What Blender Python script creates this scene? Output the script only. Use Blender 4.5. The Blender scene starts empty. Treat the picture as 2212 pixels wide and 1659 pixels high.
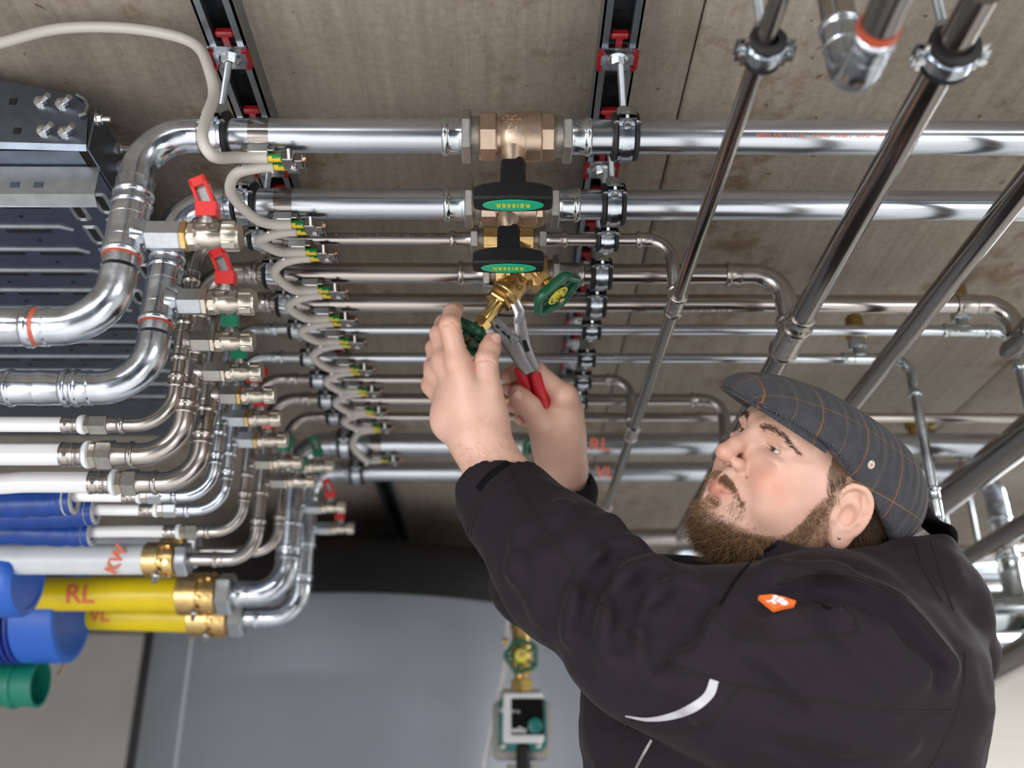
import bpy, bmesh, math, random
import numpy as np
from mathutils import Vector as V, Matrix as M

# ------------------------------------------------------------------ camera, world, lights, exposure
S = bpy.context.scene
FPX, TH, PSI, CZ = 2140.0, math.radians(24.1), math.radians(0.34), 1.45
cd = bpy.data.cameras.new('camera')
cam = bpy.data.objects.new('camera', cd)
S.collection.objects.link(cam)
S.camera = cam
cd.sensor_width = 36.0
cd.lens = 36.0 * FPX / 2212.0
cd.clip_start = 0.02
cd.dof.use_dof = True
cd.dof.focus_distance = 1.08
cd.dof.aperture_fstop = 3.2
CAM = V((0, 0, CZ))
FWD = V((math.sin(PSI) * math.cos(TH), math.cos(PSI) * math.cos(TH), math.sin(TH)))
RGT = V((math.cos(PSI), -math.sin(PSI), 0))
UPV = RGT.cross(FWD)
cam.matrix_world = M(((RGT.x, UPV.x, -FWD.x, CAM.x), (RGT.y, UPV.y, -FWD.y, CAM.y), (RGT.z, UPV.z, -FWD.z, CAM.z), (0, 0, 0, 1)))

w = bpy.data.worlds.new('world'); S.world = w; w.use_nodes = True
w.node_tree.nodes['Background'].inputs[0].default_value = (0.75, 0.84, 1.0, 1)
w.node_tree.nodes['Background'].inputs[1].default_value = 0.09

def area(name, loc, target, sx, sy, power, col=(1, 1, 1)):
    l = bpy.data.lights.new(name, 'AREA'); l.shape = 'RECTANGLE'; l.size = sx; l.size_y = sy
    l.energy = power; l.color = col
    o = bpy.data.objects.new(name, l); S.collection.objects.link(o)
    o.location = loc
    o.rotation_euler = (V(target) - V(loc)).to_track_quat('-Z', 'Y').to_euler()
    return o
# two added overhead lights behind the camera to brighten the pale floor, one soft box, one lamp deeper in the room
area('floor_fill_light', (-1.1, -0.7, 2.19), (-1.1, -0.7, 0), 1.5, 0.5, 66, (0.98, 0.98, 1.0))
area('floor_fill_light', (1.3, -0.6, 2.19), (1.3, -0.6, 0), 1.5, 0.5, 54, (0.98, 0.98, 1.0))
area('softbox_light', (-1.5, -0.9, 0.9), (-0.1, 1.2, 1.9), 1.2, 1.0, 26, (1.0, 0.98, 0.96))
area('softbox_light', (1.5, -0.8, 0.8), (0.5, 1.2, 1.8), 0.9, 1.0, 9, (1.0, 0.98, 0.96))
area('cellar_lamp', (1.9, 2.2, 2.19), (1.9, 2.2, 0), 1.2, 0.5, 40, (0.95, 0.98, 1.0))
S.view_settings.view_transform = 'Standard'
S.view_settings.look = 'None'
S.view_settings.gamma = 1.0
S.view_settings.use_curve_mapping = False
S.view_settings.exposure = 0.26

# ------------------------------------------------------------------ pixel helpers (2212 x 1659 frame)
def ray(x, y):
    return FWD + RGT * ((x - 1106.0) / FPX) + UPV * ((829.5 - y) / FPX)
def pD(x, y, d): return CAM + ray(x, y) * d
def pY(x, y, Y):
    r = ray(x, y); return CAM + r * (Y / r.y)
def pZ(x, y, Z):
    r = ray(x, y); return CAM + r * ((Z - CZ) / r.z)

# ------------------------------------------------------------------ materials
MATS = {}
def nodes_of(m):
    m.use_nodes = True
    nt = m.node_tree
    return nt, nt.nodes, nt.links, nt.nodes['Principled BSDF']
def mat(name, col, metal=0.0, rough=0.5, var=0.0, scale=40.0, bump=0.0, bscale=200.0, coat=0.0, stretch=None, rvar=0.0, sss=0.0, spec=0.5, trans=0.0, emis=0):
    m = bpy.data.materials.new(name); nt, N, L, b = nodes_of(m)
    b.inputs['Base Color'].default_value = (*col, 1)
    b.inputs['Metallic'].default_value = metal
    b.inputs['Roughness'].default_value = rough
    b.inputs['Coat Weight'].default_value = coat
    b.inputs['Specular IOR Level'].default_value = spec
    b.inputs['Transmission Weight'].default_value = trans
    if sss:
        b.inputs['Subsurface Weight'].default_value = sss
        b.inputs['Subsurface Radius'].default_value = (0.012, 0.005, 0.003)
        b.inputs['Subsurface Scale'].default_value = 0.6
    if var or bump or rvar:
        g = N.new('ShaderNodeNewGeometry')
        src = g.outputs['Position']
        if stretch:
            mp = N.new('ShaderNodeMapping'); mp.inputs['Scale'].default_value = stretch
            L.new(src, mp.inputs['Vector']); src = mp.outputs['Vector']
    if var or rvar:
        t = N.new('ShaderNodeTexNoise'); t.inputs['Scale'].default_value = scale; t.inputs['Detail'].default_value = 5
        L.new(src, t.inputs['Vector'])
    if var:
        r = N.new('ShaderNodeMapRange'); r.inputs['From Min'].default_value = 0.3; r.inputs['From Max'].default_value = 0.7
        r.inputs['To Min'].default_value = 1 - var; r.inputs['To Max'].default_value = 1 + var
        L.new(t.outputs['Fac'], r.inputs['Value'])
        x = N.new('ShaderNodeVectorMath'); x.operation = 'SCALE'; x.inputs[0].default_value = col
        L.new(r.outputs['Result'], x.inputs['Scale']); L.new(x.outputs['Vector'], b.inputs['Base Color'])
    if rvar:
        r = N.new('ShaderNodeMapRange'); r.inputs['From Min'].default_value = 0.3; r.inputs['From Max'].default_value = 0.7
        r.inputs['To Min'].default_value = max(0.02, rough - rvar); r.inputs['To Max'].default_value = rough + rvar
        L.new(t.outputs['Fac'], r.inputs['Value']); L.new(r.outputs['Result'], b.inputs['Roughness'])
    if bump:
        t2 = N.new('ShaderNodeTexNoise'); t2.inputs['Scale'].default_value = bscale; t2.inputs['Detail'].default_value = 3
        L.new(src, t2.inputs['Vector'])
        bp = N.new('ShaderNodeBump'); bp.inputs['Strength'].default_value = bump; bp.inputs['Distance'].default_value = 0.001
        L.new(t2.outputs['Fac'], bp.inputs['Height']); L.new(bp.outputs['Normal'], b.inputs['Normal'])
    if emis:
        b.inputs['Emission Color'].default_value = (*col, 1); b.inputs['Emission Strength'].default_value = emis
    MATS[name] = m
    return m
mat('galvanised', (0.56, 0.61, 0.67), 1, 0.22, 0.22, 45, 0.10, 160, rvar=0.08)
mat('galvanised_pipe', (0.56, 0.60, 0.65), 1, 0.26, 0.16, 30, 0.05, 300, stretch=(0.12, 1, 1), rvar=0.08)
mat('zinc_fitting', (0.55, 0.61, 0.63), 1, 0.20, 0.08, 80, 0.08, 120, rvar=0.06)
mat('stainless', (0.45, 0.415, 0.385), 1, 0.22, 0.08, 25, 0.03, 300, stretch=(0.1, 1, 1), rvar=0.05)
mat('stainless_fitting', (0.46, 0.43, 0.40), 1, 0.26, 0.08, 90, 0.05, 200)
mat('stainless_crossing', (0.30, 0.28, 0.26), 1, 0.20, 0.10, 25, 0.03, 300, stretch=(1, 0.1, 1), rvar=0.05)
mat('nickel', (0.60, 0.55, 0.475), 1, 0.30, 0.06, 200, 0.10, 1500)
mat('cast_steel', (0.42, 0.41, 0.38), 1, 0.42, 0.10, 200, 0.14, 900)
mat('zinc_hex', (0.50, 0.54, 0.57), 1, 0.38, 0.08, 200, 0.14, 1200)
mat('brass', (0.66, 0.46, 0.20), 1, 0.32, 0.12, 120, 0.08, 900)
mat('brass_bright', (0.80, 0.56, 0.22), 1, 0.20, 0.08, 120)
mat('brass_dark', (0.42, 0.29, 0.10), 1, 0.38, 0.15, 120, 0.2, 600)
mat('bronze', (0.50, 0.385, 0.295), 1, 0.38, 0.08, 150, 0.12, 1100)
mat('copper', (0.85, 0.45, 0.28), 1, 0.3)
mat('black_plastic', (0.006, 0.006, 0.007), 0, 0.5, 0.0, bump=0.2, bscale=1500, spec=0.3)
mat('black_rubber', (0.008, 0.008, 0.009), 0, 0.6)
mat('dark_gap', (0.006, 0.006, 0.007), 0, 0.8)
mat('red_plastic', (0.62, 0.012, 0.010), 0, 0.38, coat=0.2)
mat('red_lock', (0.26, 0.004, 0.008), 0, 0.42)
mat('red_seal', (0.42, 0.075, 0.035), 0, 0.4)
mat('green_plastic', (0.004, 0.19, 0.10), 0, 0.35)
mat('green_wheel', (0.008, 0.085, 0.040), 0, 0.30, bump=0.1, bscale=900)
mat('green_label', (0.005, 0.33, 0.18), 0, 0.3)
mat('yellow_print', (0.60, 0.55, 0.02), 0, 0.5)
mat('yellow_disc', (0.62, 0.60, 0.05), 0, 0.4)
mat('black_print', (0.01, 0.01, 0.01), 0, 0.6)
mat('red_print', (0.75, 0.16, 0.07), 0, 0.6)
mat('grey_cable', (0.53, 0.50, 0.46), 0, 0.45)
mat('white_pipe', (0.82, 0.82, 0.84), 0, 0.35, sss=0.0)
mat('white_ring', (0.80, 0.84, 0.88), 0, 0.35)
mat('milky_pipe', (0.66, 0.69, 0.72), 0, 0.35, 0.05, 30)
mat('yellow_pipe', (0.78, 0.58, 0.0), 0, 0.35, 0.05, 30)
mat('blue_foam', (0.004, 0.048, 0.27), 0, 0.40, 0.15, 60, 0.5, 60)
mat('grey_foam', (0.42, 0.42, 0.42), 0, 0.9, 0.2, 200, 0.6, 300)
mat('blue_cap', (0.02, 0.12, 0.55), 0, 0.42)
mat('blue_dark', (0.012, 0.035, 0.28), 0, 0.45)
mat('green_duct', (0.006, 0.20, 0.13), 0, 0.4)
mat('tray_steel', (0.17, 0.20, 0.25), 1, 0.42, 0.12, 60, 0.1, 300)
mat('tray_bright', (0.36, 0.38, 0.39), 1, 0.48, 0.14, 50, 0.15, 200)
mat('rail_steel', (0.36, 0.395, 0.42), 1, 0.36, 0.10, 50, 0.1, 300)
mat('bolt_steel', (0.78, 0.78, 0.76), 1, 0.22)
mat('band_steel', (0.36, 0.335, 0.31), 1, 0.18, 0.1, 100)
mat('tool_steel', (0.30, 0.29, 0.29), 1, 0.38, 0.1, 300, 0.1, 700)
mat('tool_bright', (0.62, 0.62, 0.62), 1, 0.28)
mat('tool_red', (0.55, 0.008, 0.018), 0, 0.45)
mat('tank_jacket', (0.27, 0.295, 0.345), 0, 0.42, 0.03, 6)
mat('tank_seam', (0.50, 0.53, 0.58), 0, 0.4)
mat('tank_black', (0.010, 0.010, 0.011), 0, 0.55)
mat('pump_white', (0.62, 0.62, 0.64), 0, 0.4)
mat('pump_teal', (0.0, 0.13, 0.12), 0, 0.4)
mat('pump_foam', (0.26, 0.25, 0.23), 0, 0.7)
mat('screen_black', (0.006, 0.006, 0.007), 0, 0.15)
mat('white_print', (0.8, 0.8, 0.8), 0, 0.5)
mat('wood', (0.35, 0.24, 0.14), 0, 0.6)
mat('floor_screed', (0.68, 0.67, 0.66), 0, 0.6, 0.10, 3)
mat('wall_grey', (0.66, 0.65, 0.63), 0, 0.8, 0.06, 5, 0.1, 60)
mat('wall_beige', (0.66, 0.63, 0.58), 0, 0.85, 0.03, 4)

# two-colour earth wire: green insulation with a yellow stripe winding round it
def wire_mat():
    m = bpy.data.materials.new('earth_wire'); nt, N, L, b = nodes_of(m)
    a = N.new('ShaderNodeAttribute'); a.attribute_name = 'stripe'
    r = N.new('ShaderNodeValToRGB'); r.color_ramp.interpolation = 'CONSTANT'
    e = r.color_ramp.elements; e[0].color = (0.01, 0.22, 0.04, 1); e[1].position = 0.5; e[1].color = (0.66, 0.47, 0.02, 1)
    L.new(a.outputs['Fac'], r.inputs['Fac']); L.new(r.outputs['Color'], b.inputs['Base Color'])
    b.inputs['Roughness'].default_value = 0.35
    MATS['earth_wire'] = m
wire_mat()

# ------------------------------------------------------------------ mesh builder
def frame(d, up=None):
    d = V(d).normalized()
    u = V(up) if up is not None else (V((0, 0, 1)) if abs(d.z) < 0.9 else V((1, 0, 0)))
    s = d.cross(u)
    if s.length < 1e-6: s = d.cross(V((0, 1, 0)) if abs(d.y) < .9 else V((0, 0, 1)))
    s.normalize()
    return d, s, s.cross(d)          # axis, side, up
class MB:
    def __init__(self): self.v = []; self.f = []
    def rings(self, rings, close0=True, close1=True):
        n = len(rings[0]); o = len(self.v)
        for r in rings: self.v.extend([tuple(p) for p in r])
        for i in range(len(rings) - 1):
            a, b = o + i * n, o + (i + 1) * n
            for k in range(n):
                k2 = (k + 1) % n
                self.f.append((a + k, a + k2, b + k2, b + k))
        if close0: self.f.append(tuple(o + k for k in range(n))[::-1])
        if close1: self.f.append(tuple(o + (len(rings) - 1) * n + k for k in range(n)))
        return self
    def lathe(self, o, d, prof, n=24, up=None, close=True, rot=0.0):
        o = V(o); d, s, u = frame(d, up)
        R = []
        for (t, r) in prof:
            c = o + d * t
            R.append([c + (s * math.cos(rot + 2 * math.pi * k / n) + u * math.sin(rot + 2 * math.pi * k / n)) * r for k in range(n)])
        return self.rings(R, close, close)
    def hex(self, o, d, L, af, up=None, rot=0.0, n=6, ch=0.08):
        R = af / (2 * math.cos(math.pi / n)); c = ch * af
        return self.lathe(o, d, [(0, R * 0.93), (c * 0.6, R), (L - c * 0.6, R), (L, R * 0.93)], n, up, True, rot)
    def tube(self, pts, r, n=16, close=True):
        pts = [V(p) for p in pts]; rr = r if isinstance(r, (list, tuple)) else [r] * len(pts)
        R = []; u = None
        for i, p in enumerate(pts):
            t = (pts[min(i + 1, len(pts) - 1)] - pts[max(i - 1, 0)]).normalized()
            if u is None: _, s, u = frame(t)
            else:
                s = t.cross(u)
                if s.length < 1e-6: _, s, u = frame(t)
                s.normalize(); u = s.cross(t)
            R.append([p + (s * math.cos(2 * math.pi * k / n) + u * math.sin(2 * math.pi * k / n)) * rr[i] for k in range(n)])
        return self.rings(R, close, close)
    def box(self, c, sx, sy, sz, ax=None, ay=None, az=None, bev=0.0):
        c = V(c); ax = V(ax).normalized() if ax is not None else V((1, 0, 0)); ay = V(ay).normalized() if ay is not None else V((0, 1, 0))
        az = V(az).normalized() if az is not None else ax.cross(ay)
        hx, hy, hz = sx / 2, sy / 2, sz / 2
        b = min(bev, hx * .9, hy * .9)
        if b > 0:
            pr = [(-hx + b, -hy), (hx - b, -hy), (hx, -hy + b), (hx, hy - b), (hx - b, hy), (-hx + b, hy), (-hx, hy - b), (-hx, -hy + b)]
            q = [(x * (hx - b) / hx, y * (hy - b) / hy) for x, y in pr]
            zz = [(-hz, q), (-hz + min(b, hz * .6), pr), (hz - min(b, hz * .6), pr), (hz, q)]
        else:
            pr = [(-hx, -hy), (hx, -hy), (hx, hy), (-hx, hy)]; zz = [(-hz, pr), (hz, pr)]
        return self.rings([[c + ax * x + ay * y + az * z for x, y in p] for z, p in zz])
    def prism(self, poly, o, ax, ay, az, t, bev=0.0):
        o = V(o); ax = V(ax).normalized(); ay = V(ay).normalized(); az = V(az).normalized()
        if bev:
            cx = sum(p[0] for p in poly) / len(poly); cy = sum(p[1] for p in poly) / len(poly)
            q = []
            for x, y in poly:
                l = math.hypot(x - cx, y - cy) or 1
                q.append((x - (x - cx) / l * bev, y - (y - cy) / l * bev))
            zz = [(0, q), (bev, poly), (t - bev, poly), (t, q)]
        else: zz = [(0, poly), (t, poly)]
        return self.rings([[o + ax * x + ay * y + az * z for x, y in p] for z, p in zz])
    def torus(self, o, d, R, r, n=32, k=10, up=None, a0=0, a1=2 * math.pi):
        o = V(o); d, s, u = frame(d, up)
        full = abs(a1 - a0 - 2 * math.pi) < 1e-6
        pts = []
        for i in range(n + (0 if full else 1)):
            a = a0 + (a1 - a0) * i / n
            e = s * math.cos(a) + u * math.sin(a)
            pts.append([o + e * (R + r * math.cos(2 * math.pi * j / k)) + d * r * math.sin(2 * math.pi * j / k) for j in range(k)])
        if full: pts.append(pts[0])
        return self.rings(pts, not full, not full)
    def strip(self, o, d, prof_outer, r_in, r_out, wdt, a0, a1, n=24, up=None):
        """flat band round an axis: from angle a0 to a1, width wdt along d"""
        o = V(o); d, s, u = frame(d, up); R = []
        for i in range(n + 1):
            a = a0 + (a1 - a0) * i / n; e = s * math.cos(a) + u * math.sin(a)
            R.append([o + e * r_in - d * wdt / 2, o + e * r_in + d * wdt / 2, o + e * r_out + d * wdt / 2, o + e * r_out - d * wdt / 2])
        return self.rings(R)
    def add(self, other):
        o = len(self.v); self.v += other.v; self.f += [tuple(i + o for i in f) for f in other.f]; return self

COL = S.collection
WLOC = {}
def link(o, parent=None):
    COL.objects.link(o)
    if parent is not None: o.parent = parent
    return o
def empty(name, loc, label=None, cat=None, group=None, kind=None):
    o = bpy.data.objects.new(name, None); o.empty_display_size = 0.02; link(o)
    o.location = loc; WLOC[o.name] = V(loc)
    return tag(o, label, cat, group, kind)
def tag(o, label=None, cat=None, group=None, kind=None):
    if label: o['label'] = label
    if cat: o['category'] = cat
    if group: o['group'] = group
    if kind: o['kind'] = kind
    return o
def build(name, mb, material, parent=None, sharp=35.0, origin=None):
    """one mesh object; builder coordinates are world coordinates"""
    me = bpy.data.meshes.new(name)
    base = WLOC.get(parent.name, V((0, 0, 0))) if parent is not None else (V(origin) if origin is not None else V(np.mean(np.array([tuple(p) for p in mb.v]), axis=0)))
    vs = np.array([tuple(p) for p in mb.v], dtype=np.float64) - np.array(base)
    me.from_pydata(vs.tolist(), [], mb.f)
    me.validate(verbose=False)
    me.materials.append(MATS[material] if isinstance(material, str) else material)
    me.polygons.foreach_set('use_smooth', np.ones(len(me.polygons), dtype=bool))
    if sharp < 180: me.set_sharp_from_angle(angle=math.radians(sharp))
    o = bpy.data.objects.new(name, me); link(o, parent)
    if parent is None: o.location = base
    WLOC[o.name] = V(base)
    return o
def text_mesh(name, body, material, parent, o, ax, ay, size, depth=0.0003, bold=0.0, spacing=1.0, align='CENTER', kind=None, wrap=None):
    """lettering as thin raised geometry; wrap=(axis point, axis dir, radius) bends it round a pipe"""
    c = bpy.data.curves.new(name, 'FONT'); c.body = body; c.size = size; c.align_x = align; c.align_y = 'CENTER'
    c.extrude = depth; c.offset = bold; c.space_character = spacing; c.resolution_u = 3
    t = bpy.data.objects.new(name, c); link(t)
    bpy.context.view_layer.update()
    me = bpy.data.meshes.new_from_object(t.evaluated_get(bpy.context.evaluated_depsgraph_get()))
    bpy.data.objects.remove(t); bpy.data.curves.remove(c)
    if wrap:
        bm = bmesh.new(); bm.from_mesh(me); bmesh.ops.triangulate(bm, faces=bm.faces[:])
        for _ in range(3): bmesh.ops.subdivide_edges(bm, edges=[e for e in bm.edges if e.calc_length() > size * .12], cuts=1, use_grid_fill=True)
        bm.to_mesh(me); bm.free()
    co = np.zeros(len(me.vertices) * 3); me.vertices.foreach_get('co', co); co = co.reshape(-1, 3)
    ax = V(ax).normalized(); ay = V(ay).normalized(); az = ax.cross(ay); o = V(o)
    base = WLOC[parent.name]
    out = []
    for x, y, z in co:
        if wrap:
            R = wrap; a = y / R
            p = o + ax * x + ay * (math.sin(a) * (R + z)) + az * (math.cos(a) * (R + z) - R)
        else: p = o + ax * x + ay * y + az * z
        out.append(tuple(p - base))
    me.vertices.foreach_set('co', np.array(out).ravel())
    me.materials.clear(); me.materials.append(MATS[material])
    ob = bpy.data.objects.new(name, me); link(ob, parent); WLOC[ob.name] = base
    return ob
def bez(pts, n=10):
    """Catmull-Rom through points"""
    P = [V(p) for p in pts]; P = [P[0] * 2 - P[1]] + P + [P[-1] * 2 - P[-2]]
    out = []
    for i in range(1, len(P) - 2):
        a, b, c, d = P[i - 1], P[i], P[i + 1], P[i + 2]
        for k in range(n):
            t = k / n
            out.append(0.5 * ((2 * b) + (c - a) * t + (2 * a - 5 * b + 4 * c - d) * t * t + (3 * b - a - 3 * c + d) * t ** 3))
    out.append(P[-2]); return out
random.seed(7)
# ------------------------------------------------------------------ the cellar
ZC = CZ + 0.785          # concrete soffit
ZR = CZ + 0.755          # underside of the mounting rails
ZP = CZ + 0.65           # axis of the ceiling pipes

def ceiling_mat():
    m = bpy.data.materials.new('board_marked_concrete'); nt, N, L, b = nodes_of(m)
    g = N.new('ShaderNodeNewGeometry')
    def mapped(sc, rot=0.0):
        mp = N.new('ShaderNodeMapping'); mp.inputs['Scale'].default_value = sc; mp.inputs['Rotation'].default_value = (0, 0, rot)
        L.new(g.outputs['Position'], mp.inputs['Vector']); return mp.outputs['Vector']
    def noise(vec, s, d=6, r=0.55):
        t = N.new('ShaderNodeTexNoise'); t.inputs['Scale'].default_value = s; t.inputs['Detail'].default_value = d; t.inputs['Roughness'].default_value = r
        L.new(vec, t.inputs['Vector']); return t.outputs['Fac']
    def ramp(f, stops):
        r = N.new('ShaderNodeValToRGB'); e = r.color_ramp.elements
        while len(e) < len(stops): e.new(0.5)
        for i, (p, c) in enumerate(stops): e[i].position = p; e[i].color = (*c, 1)
        L.new(f, r.inputs['Fac']); return r.outputs['Color']
    def mix(t, a, c, f=1.0):
        x = N.new('ShaderNodeMix'); x.data_type = 'RGBA'; x.blend_type = t
        if isinstance(f, float): x.inputs['Factor'].default_value = f
        else: L.new(f, x.inputs['Factor'])
        L.new(a, x.inputs['A']); L.new(c, x.inputs['B']); return x.outputs['Result']
    base = ramp(noise(mapped((1, 1, 1)), 2.2), [(0.30, (0.215, 0.182, 0.148)), (0.70, (0.33, 0.288, 0.242))])
    streak = ramp(noise(mapped((90, 4, 1)), 1.0, 4, 0.6), [(0.35, (0.80, 0.79, 0.78)), (0.65, (1.12, 1.12, 1.12))])
    c = mix('MULTIPLY', base, streak, 0.6)
    fine = ramp(noise(mapped((1, 1, 1)), 120, 6, 0.7), [(0.38, (0.82, 0.81, 0.8)), (0.62, (1.08, 1.08, 1.08))])
    c = mix('MULTIPLY', c, fine, 0.7)
    # brown stains in patches
    patch = noise(mapped((1, 0.7, 1)), 4.5, 3, 0.5); det = noise(mapped((1, 1, 1)), 22, 6, 0.7)
    mul = N.new('ShaderNodeMath'); mul.operation = 'MULTIPLY'; L.new(patch, mul.inputs[0]); L.new(det, mul.inputs[1])
    sm = N.new('ShaderNodeMapRange'); sm.inputs['From Min'].default_value = 0.285; sm.inputs['From Max'].default_value = 0.40; L.new(mul.outputs[0], sm.inputs['Value'])
    br = N.new('ShaderNodeRGB'); br.outputs[0].default_value = (0.62, 0.50, 0.38, 1)
    c = mix('MULTIPLY', c, br.outputs[0], sm.outputs['Result'])
    # small dark pores
    po = noise(mapped((1, 1, 1)), 60, 2, 0.4)
    pm = N.new('ShaderNodeMapRange'); pm.inputs['From Min'].default_value = 0.70; pm.inputs['From Max'].default_value = 0.76; L.new(po, pm.inputs['Value'])
    dk = N.new('ShaderNodeRGB'); dk.outputs[0].default_value = (0.5, 0.42, 0.33, 1)
    c = mix('MULTIPLY', c, dk.outputs[0], pm.outputs['Result'])
    L.new(c, b.inputs['Base Color']); b.inputs['Roughness'].default_value = 0.85
    bp = N.new('ShaderNodeBump'); bp.inputs['Strength'].default_value = 0.5; bp.inputs['Distance'].default_value = 0.002
    L.new(noise(mapped((80, 6, 1)), 1.0, 6, 0.7), bp.inputs['Height']); L.new(bp.outputs['Normal'], b.inputs['Normal'])
    MATS['ceiling'] = m
ceiling_mat()
# three cast slabs whose joints run away from the camera
J1a = pZ(1512, 0, ZC); J1b = pZ(1440, 400, ZC); jx = 0.5 * (J1a.x + J1b.x)
slabs = [(-3.0, jx - 0.0012), (jx + 0.0012, 0.93), (0.933, 3.2)]
cm = MB(); cm.box((0.1, 1.6, ZC + 0.105), 6.2, 6.8, 0.15)
ceil = tag(build('ceiling', cm, 'ceiling'), kind='structure')
for i, (a, c) in enumerate(slabs):
    m = MB(); m.box(((a + c) / 2, 1.6, ZC + 0.0155), c - a, 6.8, 0.031, bev=0.0025)
    build('slab', m, 'ceiling', ceil, sharp=60)
fm = MB(); fm.box((0.1, 1.6, -0.05), 6.2, 6.8, 0.1)
tag(build('floor', fm, 'floor_screed'), kind='structure')
m = MB(); m.box((0.1, 4.55, 1.12), 6.2, 0.1, 2.24); tag(build('wall_back', m, 'wall_grey'), kind='structure')
m = MB(); m.box((3.2, 1.6, 1.12), 0.1, 5.8, 2.24); tag(build('wall_right', m, 'wall_beige'), kind='structure')
m = MB(); m.box((-3.0, 1.6, 1.12), 0.1, 5.8, 2.24); tag(build('wall_left', m, 'wall_grey'), kind='structure')

# ------------------------------------------------------------------ mounting rails on the soffit
mat('rail_inner_shade', (.10, .11, .12), 1, .5)  # darker copy of the rail steel, paints the shade inside the channel
RAILX = [-0.297, 0.118]
def rail(x, label):
    e = empty('mounting_rail', (x, 1.3, ZR), label, 'rail', 'mounting rails across the ceiling')
    y0, y1 = 0.25, 3.0; w_, h, t = 0.041, ZC - ZR, 0.0025
    for s in (-1, 1):
        m = MB(); m.box((x + s * (w_ / 2 - t / 2), (y0 + y1) / 2, ZR + h / 2), t, y1 - y0, h)
        m.box((x + s * (w_ / 2 - 0.0045), (y0 + y1) / 2, ZR + t / 2), 0.009, y1 - y0, t)
        m.box((x + s * (w_ / 2 - 0.0085), (y0 + y1) / 2, ZR + 0.004), 0.0016, y1 - y0, 0.008)
        build('flange', m, 'rail_steel', e)
    m = MB(); m.box((x, (y0 + y1) / 2, ZC - t / 2), w_ - 2 * t, y1 - y0, t); build('rail_back', m, 'rail_inner_shade', e)
    for k in range(28):
        y = y0 + 0.05 + k * 0.05
        m = MB(); m.prism([(math.cos(a) * 0.0065, math.sin(a) * 0.0065 + (0.007 if math.sin(a) > 0 else -0.007)) for a in [2 * math.pi * q / 16 for q in range(16)]],
                          (x, y, ZC - t - 0.0008), (1, 0, 0), (0, 1, 0), (0, 0, 1), 0.0008)
        build('slot', m, 'dark_gap', e)
rail(RAILX[0], 'slotted steel mounting rail on ceiling beside the bonding clamps')
rail(RAILX[1], 'slotted steel mounting rail on ceiling right of the black T-handles')
# ------------------------------------------------------------------ press-fit pipework
X3 = V((1, 0, 0)); Y3 = V((0, 1, 0)); Z3 = V((0, 0, 1))
def sleeve(mb, p, d, r, L, n=28):
    """press socket: bead at the mouth p, body running along d"""
    return mb.lathe(p, d, [(0, r), (0, r + .0013), (.0008, r + .0022), (.0024, r + .0029), (.0042, r + .0029), (.0058, r + .0022), (.0066, r + .0013),
                           (.0074, r + .0010), (L - .004, r + .0012), (L - .0015, r + .0016), (L, r + .0005), (L + .0004, r)], n)
def seal(parent, p, d, r, L=.003):
    m = MB(); m.lathe(p, d, [(0, r), (0, r + .0011), (L, r + .0011), (L, r)], 28); build('seal_ring', m, 'red_seal', parent)
def arc(c, a, b, R, n=14):
    """quarter bend: starts at c - a*R travelling along a, ends at c + b*R travelling along b (c = corner)"""
    ctr = c - a * R + b * R
    return [ctr - b * R * math.cos(t) + a * R * math.sin(t) for t in [math.pi / 2 * i / n for i in range(n + 1)]]
def elbow(parent, corner, a, b, R, r, material, leg=0.012, s0=True, s1=True, SL=None, name='elbow'):
    SL = SL or max(.017, r * 1.15)
    corner = V(corner); m = MB()
    pts = arc(corner, a, b, R)
    pts = [pts[0] - a * leg] + pts + [pts[-1] + b * leg]
    m.tube(pts, r + .0004, 28)
    if s0: sleeve(m, corner - a * (R + leg + SL - .004), a, r, SL)
    if s1: sleeve(m, corner + b * (R + leg + SL - .004), -b, r, SL)
    build(name, m, material, parent)
    return corner - a * (R + leg + SL - .004), corner + b * (R + leg + SL - .004)
def straight(parent, p, q, r, material, name='pipe', n=32):
    m = MB(); m.tube([p, V(p).lerp(V(q), .33), V(p).lerp(V(q), .66), q], r, n); return build(name, m, material, parent)
def tee(parent, c, d, r, L, bd, br, bl, material, name='tee'):
    """tee body centred at c along d with a necked branch along bd"""
    m = MB(); c = V(c); d = V(d).normalized(); bd = V(bd).normalized()
    m.lathe(c - d * (L / 2 - .004), d, [(0, r), (.001, r + .0013), (L * .5, r + .0016), (L - .009, r + .0013), (L - .008, r)], 28)
    sl = min(L * .32, .03)
    sleeve(m, c - d * (L / 2), d, r, sl); sleeve(m, c + d * (L / 2), -d, r, sl)
    m.lathe(c + bd * (r * .6), bd, [(0, br * 1.9), (r * .45, br * 1.55), (r * .45 + .004, br * 1.12), (r * .45 + .007, br), (bl, br)], 24)
    return build(name, m, material, parent)

GAL = ('galvanised_pipe', 'galvanised', 'zinc_hex'); STA = ('stainless', 'stainless_fitting', 'cast_steel')
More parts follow.
